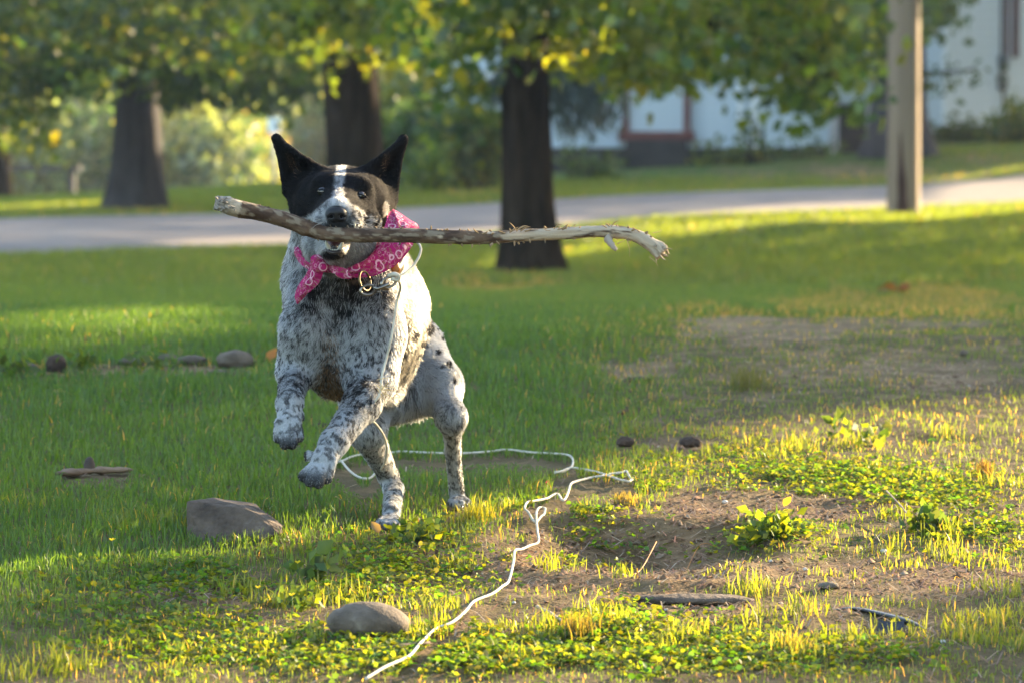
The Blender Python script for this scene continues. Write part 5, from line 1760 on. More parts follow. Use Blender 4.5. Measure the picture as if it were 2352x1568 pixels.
# ================================================================== STICK
def stick():
    path = spline([A(497, 465, 5.93), A(520, 471, 5.935), A(545, 479, 5.94), A(600, 490, 5.955), A(660, 507, 5.965), A(715, 527, 5.972), A(745, 535, 5.972), A(790, 540, 5.970), A(870, 540, 5.975), A(950, 541, 5.985), A(1050, 545, 5.99), A(1130, 545, 5.995), A(1200, 541, 6.0),
                   A(1300, 536, 6.0), A(1370, 531, 6.0), A(1420, 534, 6.0), A(1462, 541, 5.995), A(1495, 560, 5.99), A(1522, 582, 5.985)], 340)
    u, v = look(path)
    # half widths read along the stick
    hw = np.interp(u, [497, 520, 545, 560, 600, 660, 715, 745, 800, 870, 960, 1050, 1100, 1150, 1200, 1300, 1380, 1405, 1440, 1480, 1510, 1524], [17, 21, 21, 19, 17.5, 18, 18, 17.5, 17, 16.5, 16, 16, 16.5, 14.5, 15, 14.5, 14.5, 16.5, 14, 16, 17, 15])
    n = 40
    a = np.linspace(0, 2 * np.pi, n, endpoint=False)
    rad = (hw * .93 * PX * 5.97)[:, None] * np.ones((1, n))
    s = np.arange(len(path)) * .0021
    q = np.stack([s[:, None] + 0 * a[None], np.cos(a)[None] * .014 + 0 * s[:, None], np.sin(a)[None] * .014 + 0 * s[:, None]], -1)
    bark_p = np.interp(u, [490, 545, 556, 1060, 1120, 1180, 1250, 1524], [.0, .05, 1.0, .95, .66, .34, .26, .22])[:, None]
    nz = fbm(q * np.array([28, 90, 90]), 501, 4)
    isbark = smooth(-.05, .05, bark_p * .62 + .20 - nz)
    edge = smooth(.30, .70, fbm(q * np.array([60, 160, 160]), 503, 3))
    rad = rad * (.89 + .20 * (fbm(q * np.array([18, 60, 60]), 505, 3))) + .0009 * isbark + .0008 * (fbm(q * np.array([120, 260, 260]), 507, 3) - .5) * 2
    endl = smooth(548, 500, u)[:, None]
    tip = smooth(1488, 1522, u)[:, None]
    rad = rad + tip * .0075 * (fbm(q * np.array([60, 230, 230]), 531, 3) - .5) * 2
    rad = rad + endl * .0030 * (fbm(q * np.array([160, 260, 260]), 509, 3) - .5) * 2
    for kc, ku in ((1405, .0), (1060, .3), (700, 1.0)):                         # knots
        rad += .0022 * np.exp(-((u[:, None] - kc) / 9) ** 2) * (.5 + .5 * np.cos(a - 1.4 - ku))[None] ** 2
    V, F, T = tube_np(path, rad, n, True)
    bk = np.array([.050, .030, .020]); bk2 = np.array([.112, .070, .044]); lich = np.array([.19, .15, .105])
    wd = np.array([.42, .335, .235]); wd2 = np.array([.25, .185, .125])
    n2 = fbm(q * np.array([50, 130, 130]), 511, 4)[..., None]
    bc = bk + (bk2 - bk) * smooth(.35, .65, n2)
    bc = bc + (lich - bc) * smooth(.52, .64, fbm(q * np.array([70, 160, 160]), 513, 4))[..., None] * .9
    grain = smooth(.35, .7, fbm(q * np.array([22, 420, 420]), 515, 3))[..., None]
    wc = wd * (1 - grain * .5) + wd2 * grain * .5
    wc = wc * (.75 + .45 * fbm(q * np.array([40, 60, 60]), 517, 3)[..., None])
    C = bc * isbark[..., None] + wc * (1 - isbark[..., None])
    e3 = endl[..., None]
    frayed = np.array([.20, .18, .15]) * (.35 + 1.3 * smooth(.3, .7, fbm(q * np.array([200, 320, 320]), 519, 3))[..., None])
    C = C * (1 - e3) + frayed * e3
    C = C.reshape(-1, 3); C = np.concatenate([C, [[.20, .16, .12], [.22, .17, .12]]])
    root = thing('stick', 'long knobbly stick held crosswise in the mouth, bark stripped at the right end', 'stick', tuple(path[170]))
    mesh_np('branch', V, [F, T], attr_mat('stick_wood', rough=.85, spec=.15, bump=.8, bscale=420, bdist=.0008), C, root)
    # side stub
    p = spline([A(1396, 545, 5.995), A(1402, 558, 5.985), A(1412, 570, 5.98), A(1416, 574, 5.98)], 12)
    V, F, T = tube_np(p, np.linspace(.0058, .0026, 12)[:, None] * (1 + .25 * R.normal(size=(12, 10)) * .5), 10)
    mesh_np('stub', V, [F, T], attr_mat('stub_wood', rough=.85, bump=.6, bscale=400, bdist=.001), np.array([.30, .24, .18]), root)
    # torn bark shreds and fibres
    rg = np.random.default_rng(21)
    Mfl = attr_mat('bark_shred', rough=.8, spec=.15)
    def shred(P0, d, L_, w, c, curl):
        side = nrm(np.cross(d, np.array([0, -1.0, .2])))
        t = np.linspace(0, 1, 6)
        ctr = P0 + d * L_ * t[:, None] + np.array([0, -.3, .0]) * (curl * L_ * t ** 2)[:, None] + side * (curl * L_ * .6 * np.sin(t * 2.5))[:, None]
        ww = w * np.array([.8, 1, 1.05, .9, .65, .15])
        nn = np.array([0, -1.0, 0]) * .0006
        V = np.concatenate([ctr - side * ww[:, None], ctr + side * ww[:, None], ctr + nn])
        F = [[k, k + 1, 13 + k, 12 + k] for k in range(5)] + [[12 + k, 13 + k, 7 + k, 6 + k] for k in range(5)] + [[6 + k, 7 + k, k + 1, k] for k in range(5)]
        return mesh_np('bark_shred', V, F, Mfl, np.tile(np.asarray(c) * rg.uniform(.7, 1.2), (18, 1)), root)
    tops = [(1188, 529, -.5, 14), (1185, 528, .7, 13), (1195, 528, .95, 12), (1160, 533, -.9, 10), (1170, 531, .8, 12), (1205, 529, .6, 9), (1272, 524, .7, 12), (1280, 524, .9, 13), (1290, 524, .2, 8), (1265, 526, -.6, 8), (1300, 523, .5, 7), (1100, 533, -.5, 9), (1107, 534, .5, 7), (1128, 534, .8, 6), (985, 530, .1, 9), (998, 531, -.2, 5), (1400, 517, -.5, 9), (1404, 518, .4, 11), (1394, 520, -.9, 8),
            (1060, 532, .3, 5), (1330, 521, .2, 5), (920, 532, .4, 5), (1450, 527, .5, 6), (1470, 530, -.3, 6), (545, 462, -.1, 10), (538, 463, -.4, 7), (640, 487, -.4, 5), (590, 474, .4, 4)]
    for (su, sv, dx, L_) in tops:
        d = nrm(np.array([dx, rg.uniform(-.25, .1), rg.uniform(.15, .8)]))
        shred(A(su, sv + 3, 5.985), d, L_ * PX * 6 * rg.uniform(1.0, 2.4), rg.uniform(.0005, .0015), (.30, .20, .10) if su > 600 else (.08, .06, .045), rg.uniform(-.5, .5))
    lows = [(1132, 561, -.4, 9), (1126, 562, .2, 7), (1100, 561, .1, 6), (1060, 562, .5, 6), (1180, 556, .0, 7), (1215, 553, .3, 6), (1250, 551, .1, 6), (1140, 556, .7, 13), (1320, 549, .0, 5), (1085, 563, -.2, 5), (1030, 563, .2, 4), (1440, 550, .1, 6), (800, 556, .4, 4)]
    for (su, sv, dx, L_) in lows:
        d = nrm(np.array([dx, -.15, -rg.uniform(.4, .9)]))
        shred(A(su, sv - 3, 5.983), d, L_ * PX * 6 * rg.uniform(.9, 2.0), rg.uniform(.0006, .0018), (.26, .18, .10), rg.uniform(-.4, .4))
    for k in range(64):                                                       # small loose flakes all along
        t_ = rg.uniform(.10, .97); i_ = int(t_ * 339); s_ = rg.choice([-1, 1], p=[.35, .65])
        P0 = path[i_] + np.array([0, -.004, s_ * hw[i_] * PX * 5.97 * .93])
        d = nrm(np.array([rg.uniform(-.9, .9), -.2, s_ * rg.uniform(.25, .9)]))
        shred(P0, d, rg.uniform(3, 9) * PX * 6, rg.uniform(.0006, .0018), (.26, .18, .10) if u[i_] > 950 else (.13, .095, .065), rg.uniform(-.5, .5))
    for k in range(26):                                                       # frayed right tip
        d = nrm(np.array([.65, rg.uniform(-.3, .3), -.55]) + rg.normal(size=3) * .35)
        shred(A(1512 + rg.uniform(-10, 12), 575 + rg.uniform(-14, 10), 5.985 + rg.normal() * .004), d, rg.uniform(8, 26) * PX * 6, rg.uniform(.0007, .0020), (.34, .26, .17), rg.uniform(-.4, .4))
    for k in range(18):                                                       # chewed left end
        d = nrm(np.array([-.7, -.3, .1]) + rg.normal(size=3) * .5)
        shred(A(505 + rg.uniform(-8, 38), 467 + rg.uniform(-14, 16), 5.92), d, rg.uniform(6, 13) * PX * 6, rg.uniform(.0008, .0016), (.24, .21, .17), rg.uniform(-.4, .4))
    for (u0, v0, u1, v1) in [(1440, 553, 1446, 590), (1418, 560, 1442, 545), (1492, 590, 1512, 612), (1500, 535, 1520, 528)]:
        mb = MB(); mb.tube(spline([A(u0, v0, 5.98), A((u0 + u1) / 2 + 3, (v0 + v1) / 2, 5.975), A(u1, v1, 5.98)], 8), np.linspace(.0006, .0002, 8), 5)
        mb.build('fibre', noise_mat('fibre', [(.3, (.3, .2, .1)), (.7, (.4, .28, .16))], scale=30), root)


stick()

# ================================================================== BANDANA, COLLAR, LEAD
def cloth_mat():
    m, nt, b = mat('pink_bandana_print')
    tc = node(nt, 'ShaderNodeTexCoord')
    def wave(scale, det, lo, hi, rough=.5):
        n = node(nt, 'ShaderNodeTexNoise'); n.inputs['Scale'].default_value = scale; n.inputs['Detail'].default_value = det; n.inputs['Roughness'].default_value = rough
        nt.links.new(tc.outputs['Object'], n.inputs['Vector'])
        s = node(nt, 'ShaderNodeMath', operation='SUBTRACT'); nt.links.new(n.outputs['Fac'], s.inputs[0]); s.inputs[1].default_value = .5
        a = node(nt, 'ShaderNodeMath', operation='ABSOLUTE'); nt.links.new(s.outputs[0], a.inputs[0])
        mr = node(nt, 'ShaderNodeMapRange'); mr.inputs['From Min'].default_value = lo; mr.inputs['From Max'].default_value = hi; mr.inputs['To Min'].default_value = 1; mr.inputs['To Max'].default_value = 0
        nt.links.new(a.outputs[0], mr.inputs['Value']); return mr.outputs[0]
    def rings(scale, r0, w):
        v = node(nt, 'ShaderNodeTexVoronoi'); v.inputs['Scale'].default_value = scale; v.inputs['Randomness'].default_value = .8
        nt.links.new(tc.outputs['Object'], v.inputs['Vector'])
        s = node(nt, 'ShaderNodeMath', operation='SUBTRACT'); nt.links.new(v.outputs['Distance'], s.inputs[0]); s.inputs[1].default_value = r0
        a = node(nt, 'ShaderNodeMath', operation='ABSOLUTE'); nt.links.new(s.outputs[0], a.inputs[0])
        mr = node(nt, 'ShaderNodeMapRange'); mr.inputs['From Min'].default_value = w * .5; mr.inputs['From Max'].default_value = w; mr.inputs['To Min'].default_value = 1; mr.inputs['To Max'].default_value = 0
        nt.links.new(a.outputs[0], mr.inputs['Value']); return mr.outputs[0]
    base = node(nt, 'ShaderNodeTexNoise'); base.inputs['Scale'].default_value = 60; nt.links.new(tc.outputs['Object'], base.inputs['Vector'])
    col = ramp(nt, base.outputs['Fac'], [(.3, (.33, .012, .10)), (.7, (.48, .022, .16))])
    def over(c, fac, colr, k):
        f = node(nt, 'ShaderNodeMath', operation='MULTIPLY'); nt.links.new(fac, f.inputs[0]); f.inputs[1].default_value = k
        mx = node(nt, 'ShaderNodeMix', data_type='RGBA'); nt.links.new(f.outputs[0], mx.inputs[0]); nt.links.new(c, mx.inputs[6]); mx.inputs[7].default_value = (*colr, 1); return mx.outputs[2]
    col = over(col, wave(120, 2, .010, .030), (.24, .17, .07), .75)
    col = over(col, wave(95, 1, .004, .016), (.72, .32, .45), .75)
    col = over(col, rings(52, .30, .055), (.80, .52, .60), .85)
    col = over(col, rings(110, .22, .07), (.75, .42, .52), .5)
    nt.links.new(col, b.inputs['Base Color'])
    b.inputs['Roughness'].default_value = .85; b.inputs['Specular IOR Level'].default_value = .15
    bp = node(nt, 'ShaderNodeBump'); bp.inputs['Strength'].default_value = .25; bp.inputs['Distance'].default_value = .0008
    w = node(nt, 'ShaderNodeTexNoise'); w.inputs['Scale'].default_value = 900; nt.links.new(tc.outputs['Object'], w.inputs['Vector']); nt.links.new(w.outputs['Fac'], bp.inputs['Height']); nt.links.new(bp.outputs[0], b.inputs['Normal'])
    # cloth lets a little sun through
    tr = node(nt, 'ShaderNodeBsdfTranslucent'); nt.links.new(col, tr.inputs[0])
    mx = node(nt, 'ShaderNodeMixShader'); mx.inputs[0].default_value = .30
    out = nt.nodes['Material Output']
    nt.links.new(b.outputs[0], mx.inputs[1]); nt.links.new(tr.outputs[0], mx.inputs[2]); nt.links.new(mx.outputs[0], out.inputs['Surface'])
    return m


def cloth(name, U, L_, m, parent, nu=60, nv=16, belly=.006, wr=.0035, thick=.0012, seed=0, folds=3.0):
    """Sheet lofted between two edges, bellied towards the viewer, with creases, given thickness."""
    a = spline(U, nu); b = spline(L_, nu)
    t = np.linspace(0, 1, nv)
    G = a[:, None] * (1 - t)[None, :, None] + b[:, None] * t[None, :, None]
    G = G + np.array([0, -1.0, 0.0]) * (belly * np.sin(np.pi * t))[None, :, None]
    s = np.linspace(0, 1, nu)[:, None] + 0 * t[None]
    q = np.stack([s * 5 + seed, t[None] * folds + s * 2.5, 0 * s + seed], -1)
    G = G + np.array([0, -1.0, .25]) * (wr * ((vnoise(q * 1.3, 600 + seed) - .5) * 2 + .5 * (vnoise(q * 3.1, 610 + seed) - .5) * 2))[..., None]
    V1 = G.reshape(-1, 3)
    i = np.arange(nu - 1)[:, None] * nv; j = np.arange(nv - 1)[None]
    F = np.stack([i + j, i + nv + j, i + nv + j + 1, i + j + 1], -1).reshape(-1, 4)
    dx = np.gradient(G, axis=0); dy = np.gradient(G, axis=1); N = nrm(np.cross(dx, dy)).reshape(-1, 3)
    V2 = V1 - N * thick
    n = len(V1)
    rim = np.concatenate([np.arange(nu) * nv, (nu - 1) * nv + np.arange(1, nv), (nu - 2 - np.arange(nu - 1)) * nv + nv - 1, (nv - 2 - np.arange(nv - 2))])
    rim2 = np.roll(rim, -1)
    FR = np.stack([rim, rim2, rim2 + n, rim + n], -1)
    return mesh_np(name, np.concatenate([V1, V2]), np.concatenate([F, F[:, ::-1] + n, FR]), m, None, parent)


def on(u, v, off):
    """On the dog's surface at (u, v), lifted towards the viewer."""
    P, n = surf(u, v)
    return P[0] + np.array([0, -off, 0])


MC = cloth_mat()
band = thing('bandana', 'bright pink patterned bandana knotted round the neck of the dog', 'bandana', tuple(A(790, 600, 6.15)))
U = [A(688, 500, 6.30), A(673, 528, 6.215), A(680, 556, 6.165), A(697, 582, 6.125), A(722, 597, 6.10), A(752, 603, 6.085), A(800, 603, 6.08), A(838, 590, 6.075), A(868, 556, 6.085), A(886, 515, 6.11), A(889, 477, 6.16), A(880, 470, 6.24)]
Lw = [A(688, 545, 6.30), A(672, 560, 6.215), A(683, 595, 6.145), A(704, 615, 6.105), A(727, 622, 6.085), A(755, 624, 6.07), A(805, 634, 6.06), A(862, 632, 6.060), A(912, 603, 6.08), A(948, 560, 6.10), A(962, 521, 6.14), A(925, 500, 6.25)]
cloth('neck_band', U, Lw, MC, band, 90, 18, .010, .0050, seed=1, folds=3.5)
cloth('back_band', [A(688, 500, 6.30), A(740, 470, 6.40), A(830, 470, 6.42), A(880, 470, 6.24)], [A(690, 545, 6.30), A(740, 530, 6.42), A(850, 540, 6.44), A(925, 500, 6.26)], MC, band, 40, 10, -.004, .003, seed=2)
cloth('hanging_tail', [A(716, 604, 6.062), A(700, 632, 6.07), A(683, 658, 6.08), A(677, 680, 6.085), A(681, 696, 6.085)], [A(748, 612, 6.05), A(735, 645, 6.05), A(718, 664, 6.058), A(700, 680, 6.07), A(684, 697, 6.082)], MC, band, 40, 12, .006, .004, seed=3)
cloth('side_tail', [A(742, 600, 6.052), A(770, 610, 6.045), A(795, 619, 6.045), A(806, 635, 6.045)], [A(742, 615, 6.050), A(765, 626, 6.042), A(785, 638, 6.042), A(808, 638, 6.045)], MC, band, 30, 10, .003, .003, seed=4)
kb = MB()
def knot_shape():
    el(A(731, 603, 6.045), (.0095, .009, .0115), .006)
    rc(A(722, 596, 6.045), A(742, 614, 6.042), .006, .007, .004)
    rc(A(740, 594, 6.05), A(728, 616, 6.042), .006, .0065, .004)
    CUT.append((A(718, 606, 6.030), A(744, 602, 6.030), .0012, .0012, .003))
kc = A(731, 603, 6.045)
sdf_part('knot', knot_shape, kc - .026, kc + .026, .0016, MC, band)

# collar
M_leather = noise_mat('brown_leather', [(.3, (.030, .017, .010)), (.7, (.06, .034, .02))], scale=40, rough=.5, spec=.35, bump=.3, bscale=300, bdist=.0006)
M_tan = noise_mat('tan_leather', [(.3, (.34, .13, .035)), (.7, (.46, .19, .05))], scale=50, rough=.5, spec=.3)
M_steel = noise_mat('scratched_steel', [(.3, (.14, .125, .10)), (.7, (.26, .24, .205))], scale=80, rough=.28, metallic=1.0, spec=.5)
M_brass = noise_mat('dull_brass', [(.3, (.10, .07, .035)), (.7, (.18, .13, .07))], scale=80, rough=.35, metallic=1.0, spec=.5)
collar = thing('collar', 'brown leather collar with a metal ring below the pink bandana', 'collar', tuple(A(820, 632, 6.12)))
ring_pts = []
for ang in np.linspace(0, 2 * np.pi, 40, endpoint=False):
    c = A(803, 612, 6.225) + np.array([math.cos(ang) * .074, math.sin(ang) * .086, .024 * math.sin(ang) + .006 * math.cos(ang)])
    ring_pts.append(c)
rp = np.array(ring_pts + [ring_pts[0]])
tt = nrm(np.gradient(rp, axis=0)); outw = nrm(rp - A(803, 612, 6.225)); upd = nrm(np.cross(outw, tt)); upd *= np.sign(upd[:, 2:3])
Vc = np.concatenate([rp + upd * .0070, rp - upd * .0070, rp - upd * .0070 + outw * .003, rp + upd * .0070 + outw * .003]); m_ = len(rp)
Fc = np.concatenate([np.stack([k * m_ + np.arange(m_ - 1), k * m_ + np.arange(1, m_), ((k + 1) % 4) * m_ + np.arange(1, m_), ((k + 1) % 4) * m_ + np.arange(m_ - 1)], -1) for k in range(4)])
mesh_np('strap', Vc, Fc, M_leather, None, collar)
def ring_tube(c, ru, rv, tilt, r, D, wob=0.0, n=36):
    t = np.linspace(0, 2 * np.pi, n)
    ca, sa = math.cos(tilt), math.sin(tilt)
    x = ru * np.cos(t); y = rv * np.sin(t)
    P = A(c[0] + x * ca - y * sa, c[1] + x * sa + y * ca, D + wob * np.cos(t))
    b_ = MB(); b_.tube(P, r, 10); return b_
ring_tube((838, 645), 12, 23, math.radians(-14), .0016, 6.035, .012).build('ring', M_brass, collar)
b_ = MB(); b_.tube(spline([A(908, 590, 6.115), A(905, 600, 6.105), A(907, 612, 6.095), A(911, 623, 6.09)], 8), [.0060, .0066, .0068, .0068, .0068, .0067, .0066, .0060], 14); b_.build('leather_keeper', M_tan, collar)

# lead: cord, hook
lead = thing('rope_lead', 'cream rope lead running from the snap hook on the collar across the grass', 'dog lead', tuple(ground_at(1000, 1056)[0]))
hook = MB()
hb = ring_tube((845, 666), 17, 11, math.radians(-10), .0020, 6.015, .004)
hb.tube(spline([A(858, 658, 6.012), A(866, 663, 6.010), A(880, 658, 6.012), A(893, 652, 6.016)], 10), .0026, 10)
hb.box(A(868, 671, 6.012), (.010, .002, .0016)); hb.box(A(862, 663, 6.011), (.0018, .004, .012))
hb.build('snap_hook', M_steel, lead)
sw = ring_tube((893, 648), 19, 11, math.radians(-25), .0018, 6.022, .006)
sw.tube(spline([A(880, 640, 6.02), A(876, 650, 6.016), A(880, 662, 6.018), A(893, 663, 6.022)], 10), .0026, 8)
sw.build('swivel', M_steel, lead)
M_cord = noise_mat('cream_cord', [(.3, (.40, .36, .28)), (.55, (.52, .48, .39)), (.75, (.60, .56, .47))], scale=90, rough=.85, bump=.8, bscale=700, bdist=.0008)
tie = MB(); tie.tube(spline([A(893, 633, 6.025), A(905, 629, 6.02), A(916, 634, 6.022), A(913, 643, 6.025), A(900, 640, 6.02)], 18), .0030, 8)
tie.build('cord_tie', M_cord, lead)




def cord(pts, r, name='cord', n=None, twist=True):
    L_ = np.linalg.norm(np.diff(np.array(pts), axis=0), axis=1).sum()
    n = n or int(max(20, min(420, L_ / .006)))
    p = spline(pts, n); k = 8
    a = np.linspace(0, 2 * np.pi, k, endpoint=False)
    s = np.linspace(0, L_, n)
    rad = r * (1 + .10 * np.cos(3 * a[None] + s[:, None] * 420))
    V, F, T = tube_np(p, rad, k)
    return mesh_np(name, V, [F, T], M_cord, None, lead)


# loose loop behind the stick
cord([A(912, 634, 6.02), A(928, 628, 6.03), A(948, 612, 6.05), A(962, 590, 6.06), A(967, 572, 6.065), A(962, 560, 6.07), A(952, 553, 6.075), A(935, 548, 6.10), A(910, 545, 6.16)], .0018)
# down the chest and behind the forearm
cord([A(914, 640, 6.03), A(920, 660, 6.07), A(912, 690, 6.09), A(906, 730, 6.085), A(899, 775, 6.08), A(888, 820, 6.09), A(878, 858, 6.085), A(876, 880, 6.08), A(873, 902, 6.07), A(860, 922, 6.07), A(845, 935, 6.12), A(848, 955, 6.22), A(868, 978, 6.30), A(882, 1000, 6.36), A(888, 1025, 6.40), A(887, 1046, 6.44), A(880, 1068, 6.50), A(868, 1085, 6.62)], .0018)
b_ = MB(); rg = np.random.default_rng(31)
for k in range(9):
    P0 = A(874 + rg.normal() * 4, 885 + rg.normal() * 12, 6.07)
    d = nrm(np.array([rg.uniform(.2, 1), -.2, rg.uniform(-.7, .4)])); b_.tube(spline([P0, P0 + d * .008, P0 + d * rg.uniform(.012, .024)], 5), np.linspace(.0006, .0003, 5), 5)
o = b_.build('caught_straw', noise_mat('straw_bit', [(.3, (.45, .33, .14)), (.7, (.55, .42, .2))], scale=20), lead); o['kind'] = 'stuff'
# on the ground
for i_, (cu, cv) in enumerate(CORDS):
    Pc = ground_at(cu, cv); Pc[:, 2] += .012
    cord(Pc, .0018)

# ================================================================== STONES, STICKS AND OTHER SMALL THINGS
M_rock_brown = noise_mat('brown_rock', [(.30, (.040, .029, .021)), (.48, (.092, .068, .050)), (.60, (.125, .094, .07)), (.72, (.21, .17, .13))], scale=24, detail=11, rough=.92, bump=1.0, bscale=110, bdist=.006)
M_rock_grey = noise_mat('grey_rock', [(.30, (.055, .042, .031)), (.48, (.105, .082, .060)), (.60, (.13, .103, .077)), (.72, (.20, .165, .125))], scale=30, detail=11, rough=.92, bump=.9, bscale=160, bdist=.003)
M_pebble_pale = noise_mat('pale_pebble', [(.3, (.38, .34, .29)), (.7, (.52, .48, .42))], scale=60, rough=.7)
M_dirt_clod = noise_mat('dark_clod', [(.3, (.030, .020, .015)), (.7, (.085, .055, .040))], scale=60, rough=.95, bump=1, bscale=200, bdist=.004)
M_stub = noise_mat('dry_stem', [(.3, (.10, .065, .03)), (.7, (.19, .13, .06))], scale=30, rough=.8)
M_twig_pale = noise_mat('pale_twig', [(.3, (.30, .22, .15)), (.7, (.42, .33, .24))], scale=40, rough=.8)
M_twig_dark = noise_mat('dark_twig', [(.3, (.045, .032, .026)), (.7, (.09, .066, .052))], scale=40, rough=.85)
M_needle_dry = noise_mat('rusty_needle', [(.3, (.28, .11, .03)), (.7, (.40, .18, .05))], scale=40, rough=.7)


def stone_np(c, r, seed, amp=.12, flat=.0, nu=28, nv=18, freq=1.6):
    a = np.linspace(0, np.pi, nv); b = np.linspace(0, 2 * np.pi, nu, endpoint=False)
    S = np.stack([np.sin(a)[:, None] * np.cos(b)[None], np.sin(a)[:, None] * np.sin(b)[None], np.cos(a)[:, None] + 0 * b[None]], -1).reshape(-1, 3)
    k = 1 + amp * 2 * (fbm(S * freq + seed * 3.1, 700 + seed, 3) - .5)
    P = np.asarray(c) + S * k[:, None] * np.asarray(r)
    i = np.arange(nv - 1)[:, None] * nu; j = np.arange(nu)[None]; kk = (j + 1) % nu
    return P, np.stack([i + j, i + nu + j, i + nu + kk, i + kk], -1).reshape(-1, 4)


def stone(name, label, cat, u, v, ru, rv, m, seed, depth=1.0, sink=.35, group=None, amp=.14):
    """Stone whose foot shows at (u, v); ru, rv its half width and height in the notes."""
    B = ground_at(u, v)[0]
    s = PX * B[1]; rx, rz = ru * s, rv * s
    c = B + np.array([0, rx * depth * .6, rz * (1 - 2 * sink) ])
    P, F = stone_np(c, (rx, rx * depth, rz), seed, amp)
    return tag(mesh_np(name, P, F, m), label, cat, group)


# wedge-shaped rock in the shaded grass
def wedge():
    f = 6.29
    pts = {'a': A(430, 1245, f), 'b': A(431, 1149, f + .02), 'c': A(482, 1143, f + .05), 'd': A(524, 1151, f + .03), 'e': A(575, 1170, f + .0), 'f': A(648, 1206, f - .01), 'g': A(640, 1222, f - .03), 'h': A(560, 1262, f - .05), 'i': A(470, 1268, f - .04),
           'j': A(520, 1146, f + .16), 'k': A(585, 1158, f + .16), 'l': A(650, 1203, f + .09), 'm': A(432, 1190, f + .22), 'n': A(650, 1240, f + .12)}
    names = list(pts); ix = {k: q for q, k in enumerate(names)}
    polys = ['abd i'.replace(' ', ''), 'bcd', 'idh', 'dehh'[:3], 'efg', 'egh', 'djke'.replace(' ', ''), 'eklf', 'cjd', 'bmc', 'mjc', 'abm', 'mkj', 'mlk', 'fln', 'fng', 'mnl', 'amn', 'ani', 'inh', 'hng']
    import bmesh
    bm = bmesh.new()
    vs = [bm.verts.new(p) for p in pts.values()]
    bmesh.ops.convex_hull(bm, input=vs)
    for v in [v for v in bm.verts if not v.link_faces]:
        bm.verts.remove(v)
    bmesh.ops.subdivide_edges(bm, edges=bm.edges[:], cuts=3, use_grid_fill=True)
    bmesh.ops.triangulate(bm, faces=bm.faces[:])
    P = np.array([v.co[:] for v in bm.verts])
    P = P + (np.stack([vnoise(P * 60, 801), vnoise(P * 60, 802), vnoise(P * 60, 803)], -1) - .5) * .006
    bm.verts.index_update()
    F = np.array([[v.index for v in f_.verts] for f_ in bm.faces])
    bm.free()
    tag(mesh_np('rock', P, F, M_rock_brown, flat=True), 'wedge-shaped brown rock in the shaded grass left of the dog', 'rock')


wedge()
# smooth oval stone with a crease
B = ground_at(845, 1474)[0]; s_ = PX * B[1]
c = B + np.array([0, .035, 38 * s_])
P, F = stone_np(c, (98 * s_, .046, 46 * s_), 3, .06, nu=64, nv=40, freq=1.2)
q = (P - c) / np.array([98 * s_, .046, 46 * s_])
cre = np.exp(-((q[:, 0] + .42 + .35 * q[:, 2]) / .10) ** 2) * (q[:, 1] < .3)
P = P - (P - c) * (cre * .07)[:, None]
P[:, 2] += np.where(q[:, 0] > .2, -(q[:, 0] - .2) * 9 * s_, 0)
tag(mesh_np('stone', P, F, M_rock_grey), 'smooth oval grey-brown stone on the grass in the foreground', 'stone')

G1 = 'row of stones across the shaded lawn'
for i_, (u, v, ru, rv, m, lab) in enumerate([
    (128, 858, 24, 26, M_dirt_clod, 'dark upright lump, the tallest of the stone row at the left'),
    (540, 848, 44, 24, M_rock_grey, 'round grey boulder at the right end of the stone row'),
    (440, 842, 36, 14, M_rock_grey, 'low grey stone just left of the round boulder'),
    (385, 838, 26, 12, M_rock_brown, 'small brown stone in the middle of the row'),
    (300, 845, 30, 12, M_rock_grey, 'flat stone between the dark lump and the middle of the row'),
    (185, 855, 22, 10, M_rock_brown, 'little brown stone right beside the dark lump'),
    (55, 862, 34, 14, M_rock_brown, 'low brown stone left of the dark lump'),
    (0, 868, 30, 12, M_dirt_clod, 'dark stone cut by the left edge of the frame'),
    (500, 860, 22, 7, M_rock_grey, 'small flat stone in front of the round boulder')]):
    stone('stone', lab, 'stone', u, v, ru, rv, m, 20 + i_, .8, .22, G1, .22)
stone('stone', 'long flat pale stone lying in the grass behind the hind legs', 'stone', 985, 982, 125, 7, M_rock_grey, 40, .5, .2, None, .25)
stone('stone', 'dark flat stone in the grass between the forelegs', 'stone', 742, 986, 30, 10, M_dirt_clod, 41, .7, .2, None, .25)
stone('stone', 'long half-buried brown stone in the bare earth at the lower right', 'stone', 1590, 1385, 135, 13, M_rock_brown, 42, .45, .2, None, .2)
stone('stone', 'small rounded grey stone on the bare earth near the black strip', 'stone', 1903, 1350, 24, 9, M_rock_grey, 43, .8, .15)
stone('stone', 'small dark grey stone far out on the right of the lawn', 'stone', 2216, 812, 11, 9, M_rock_grey, 44, .9, .1)
stone('stone', 'little blue-grey stone below the green weed clump', 'stone', 1765, 1252, 14, 10, M_rock_grey, 45, .9, .15)
G2 = 'dark clods of earth at the edge of the sunny grass'
stone('earth_clod', 'dark clod of earth right of the end of the long cord', 'clod', 1436, 1030, 20, 13, M_dirt_clod, 46, .9, .1, G2, .3)
stone('earth_clod', 'dark clod of earth furthest right in the sunny grass', 'clod', 1585, 1030, 24, 14, M_dirt_clod, 47, .9, .1, G2, .3)
stone('earth_clod', 'broad brown clod far back in the dry patch', 'clod', 1465, 880, 34, 8, M_dirt_clod, 48, .8, .2, G2, .3)
stone('earth_clod', 'red-brown clod in the grass right of the rearing dog', 'clod', 1440, 950, 22, 8, noise_mat('red_earth', [(.3, (.09, .035, .022)), (.7, (.15, .065, .04))], scale=40, rough=.95), 49, .8, .2, G2, .3)

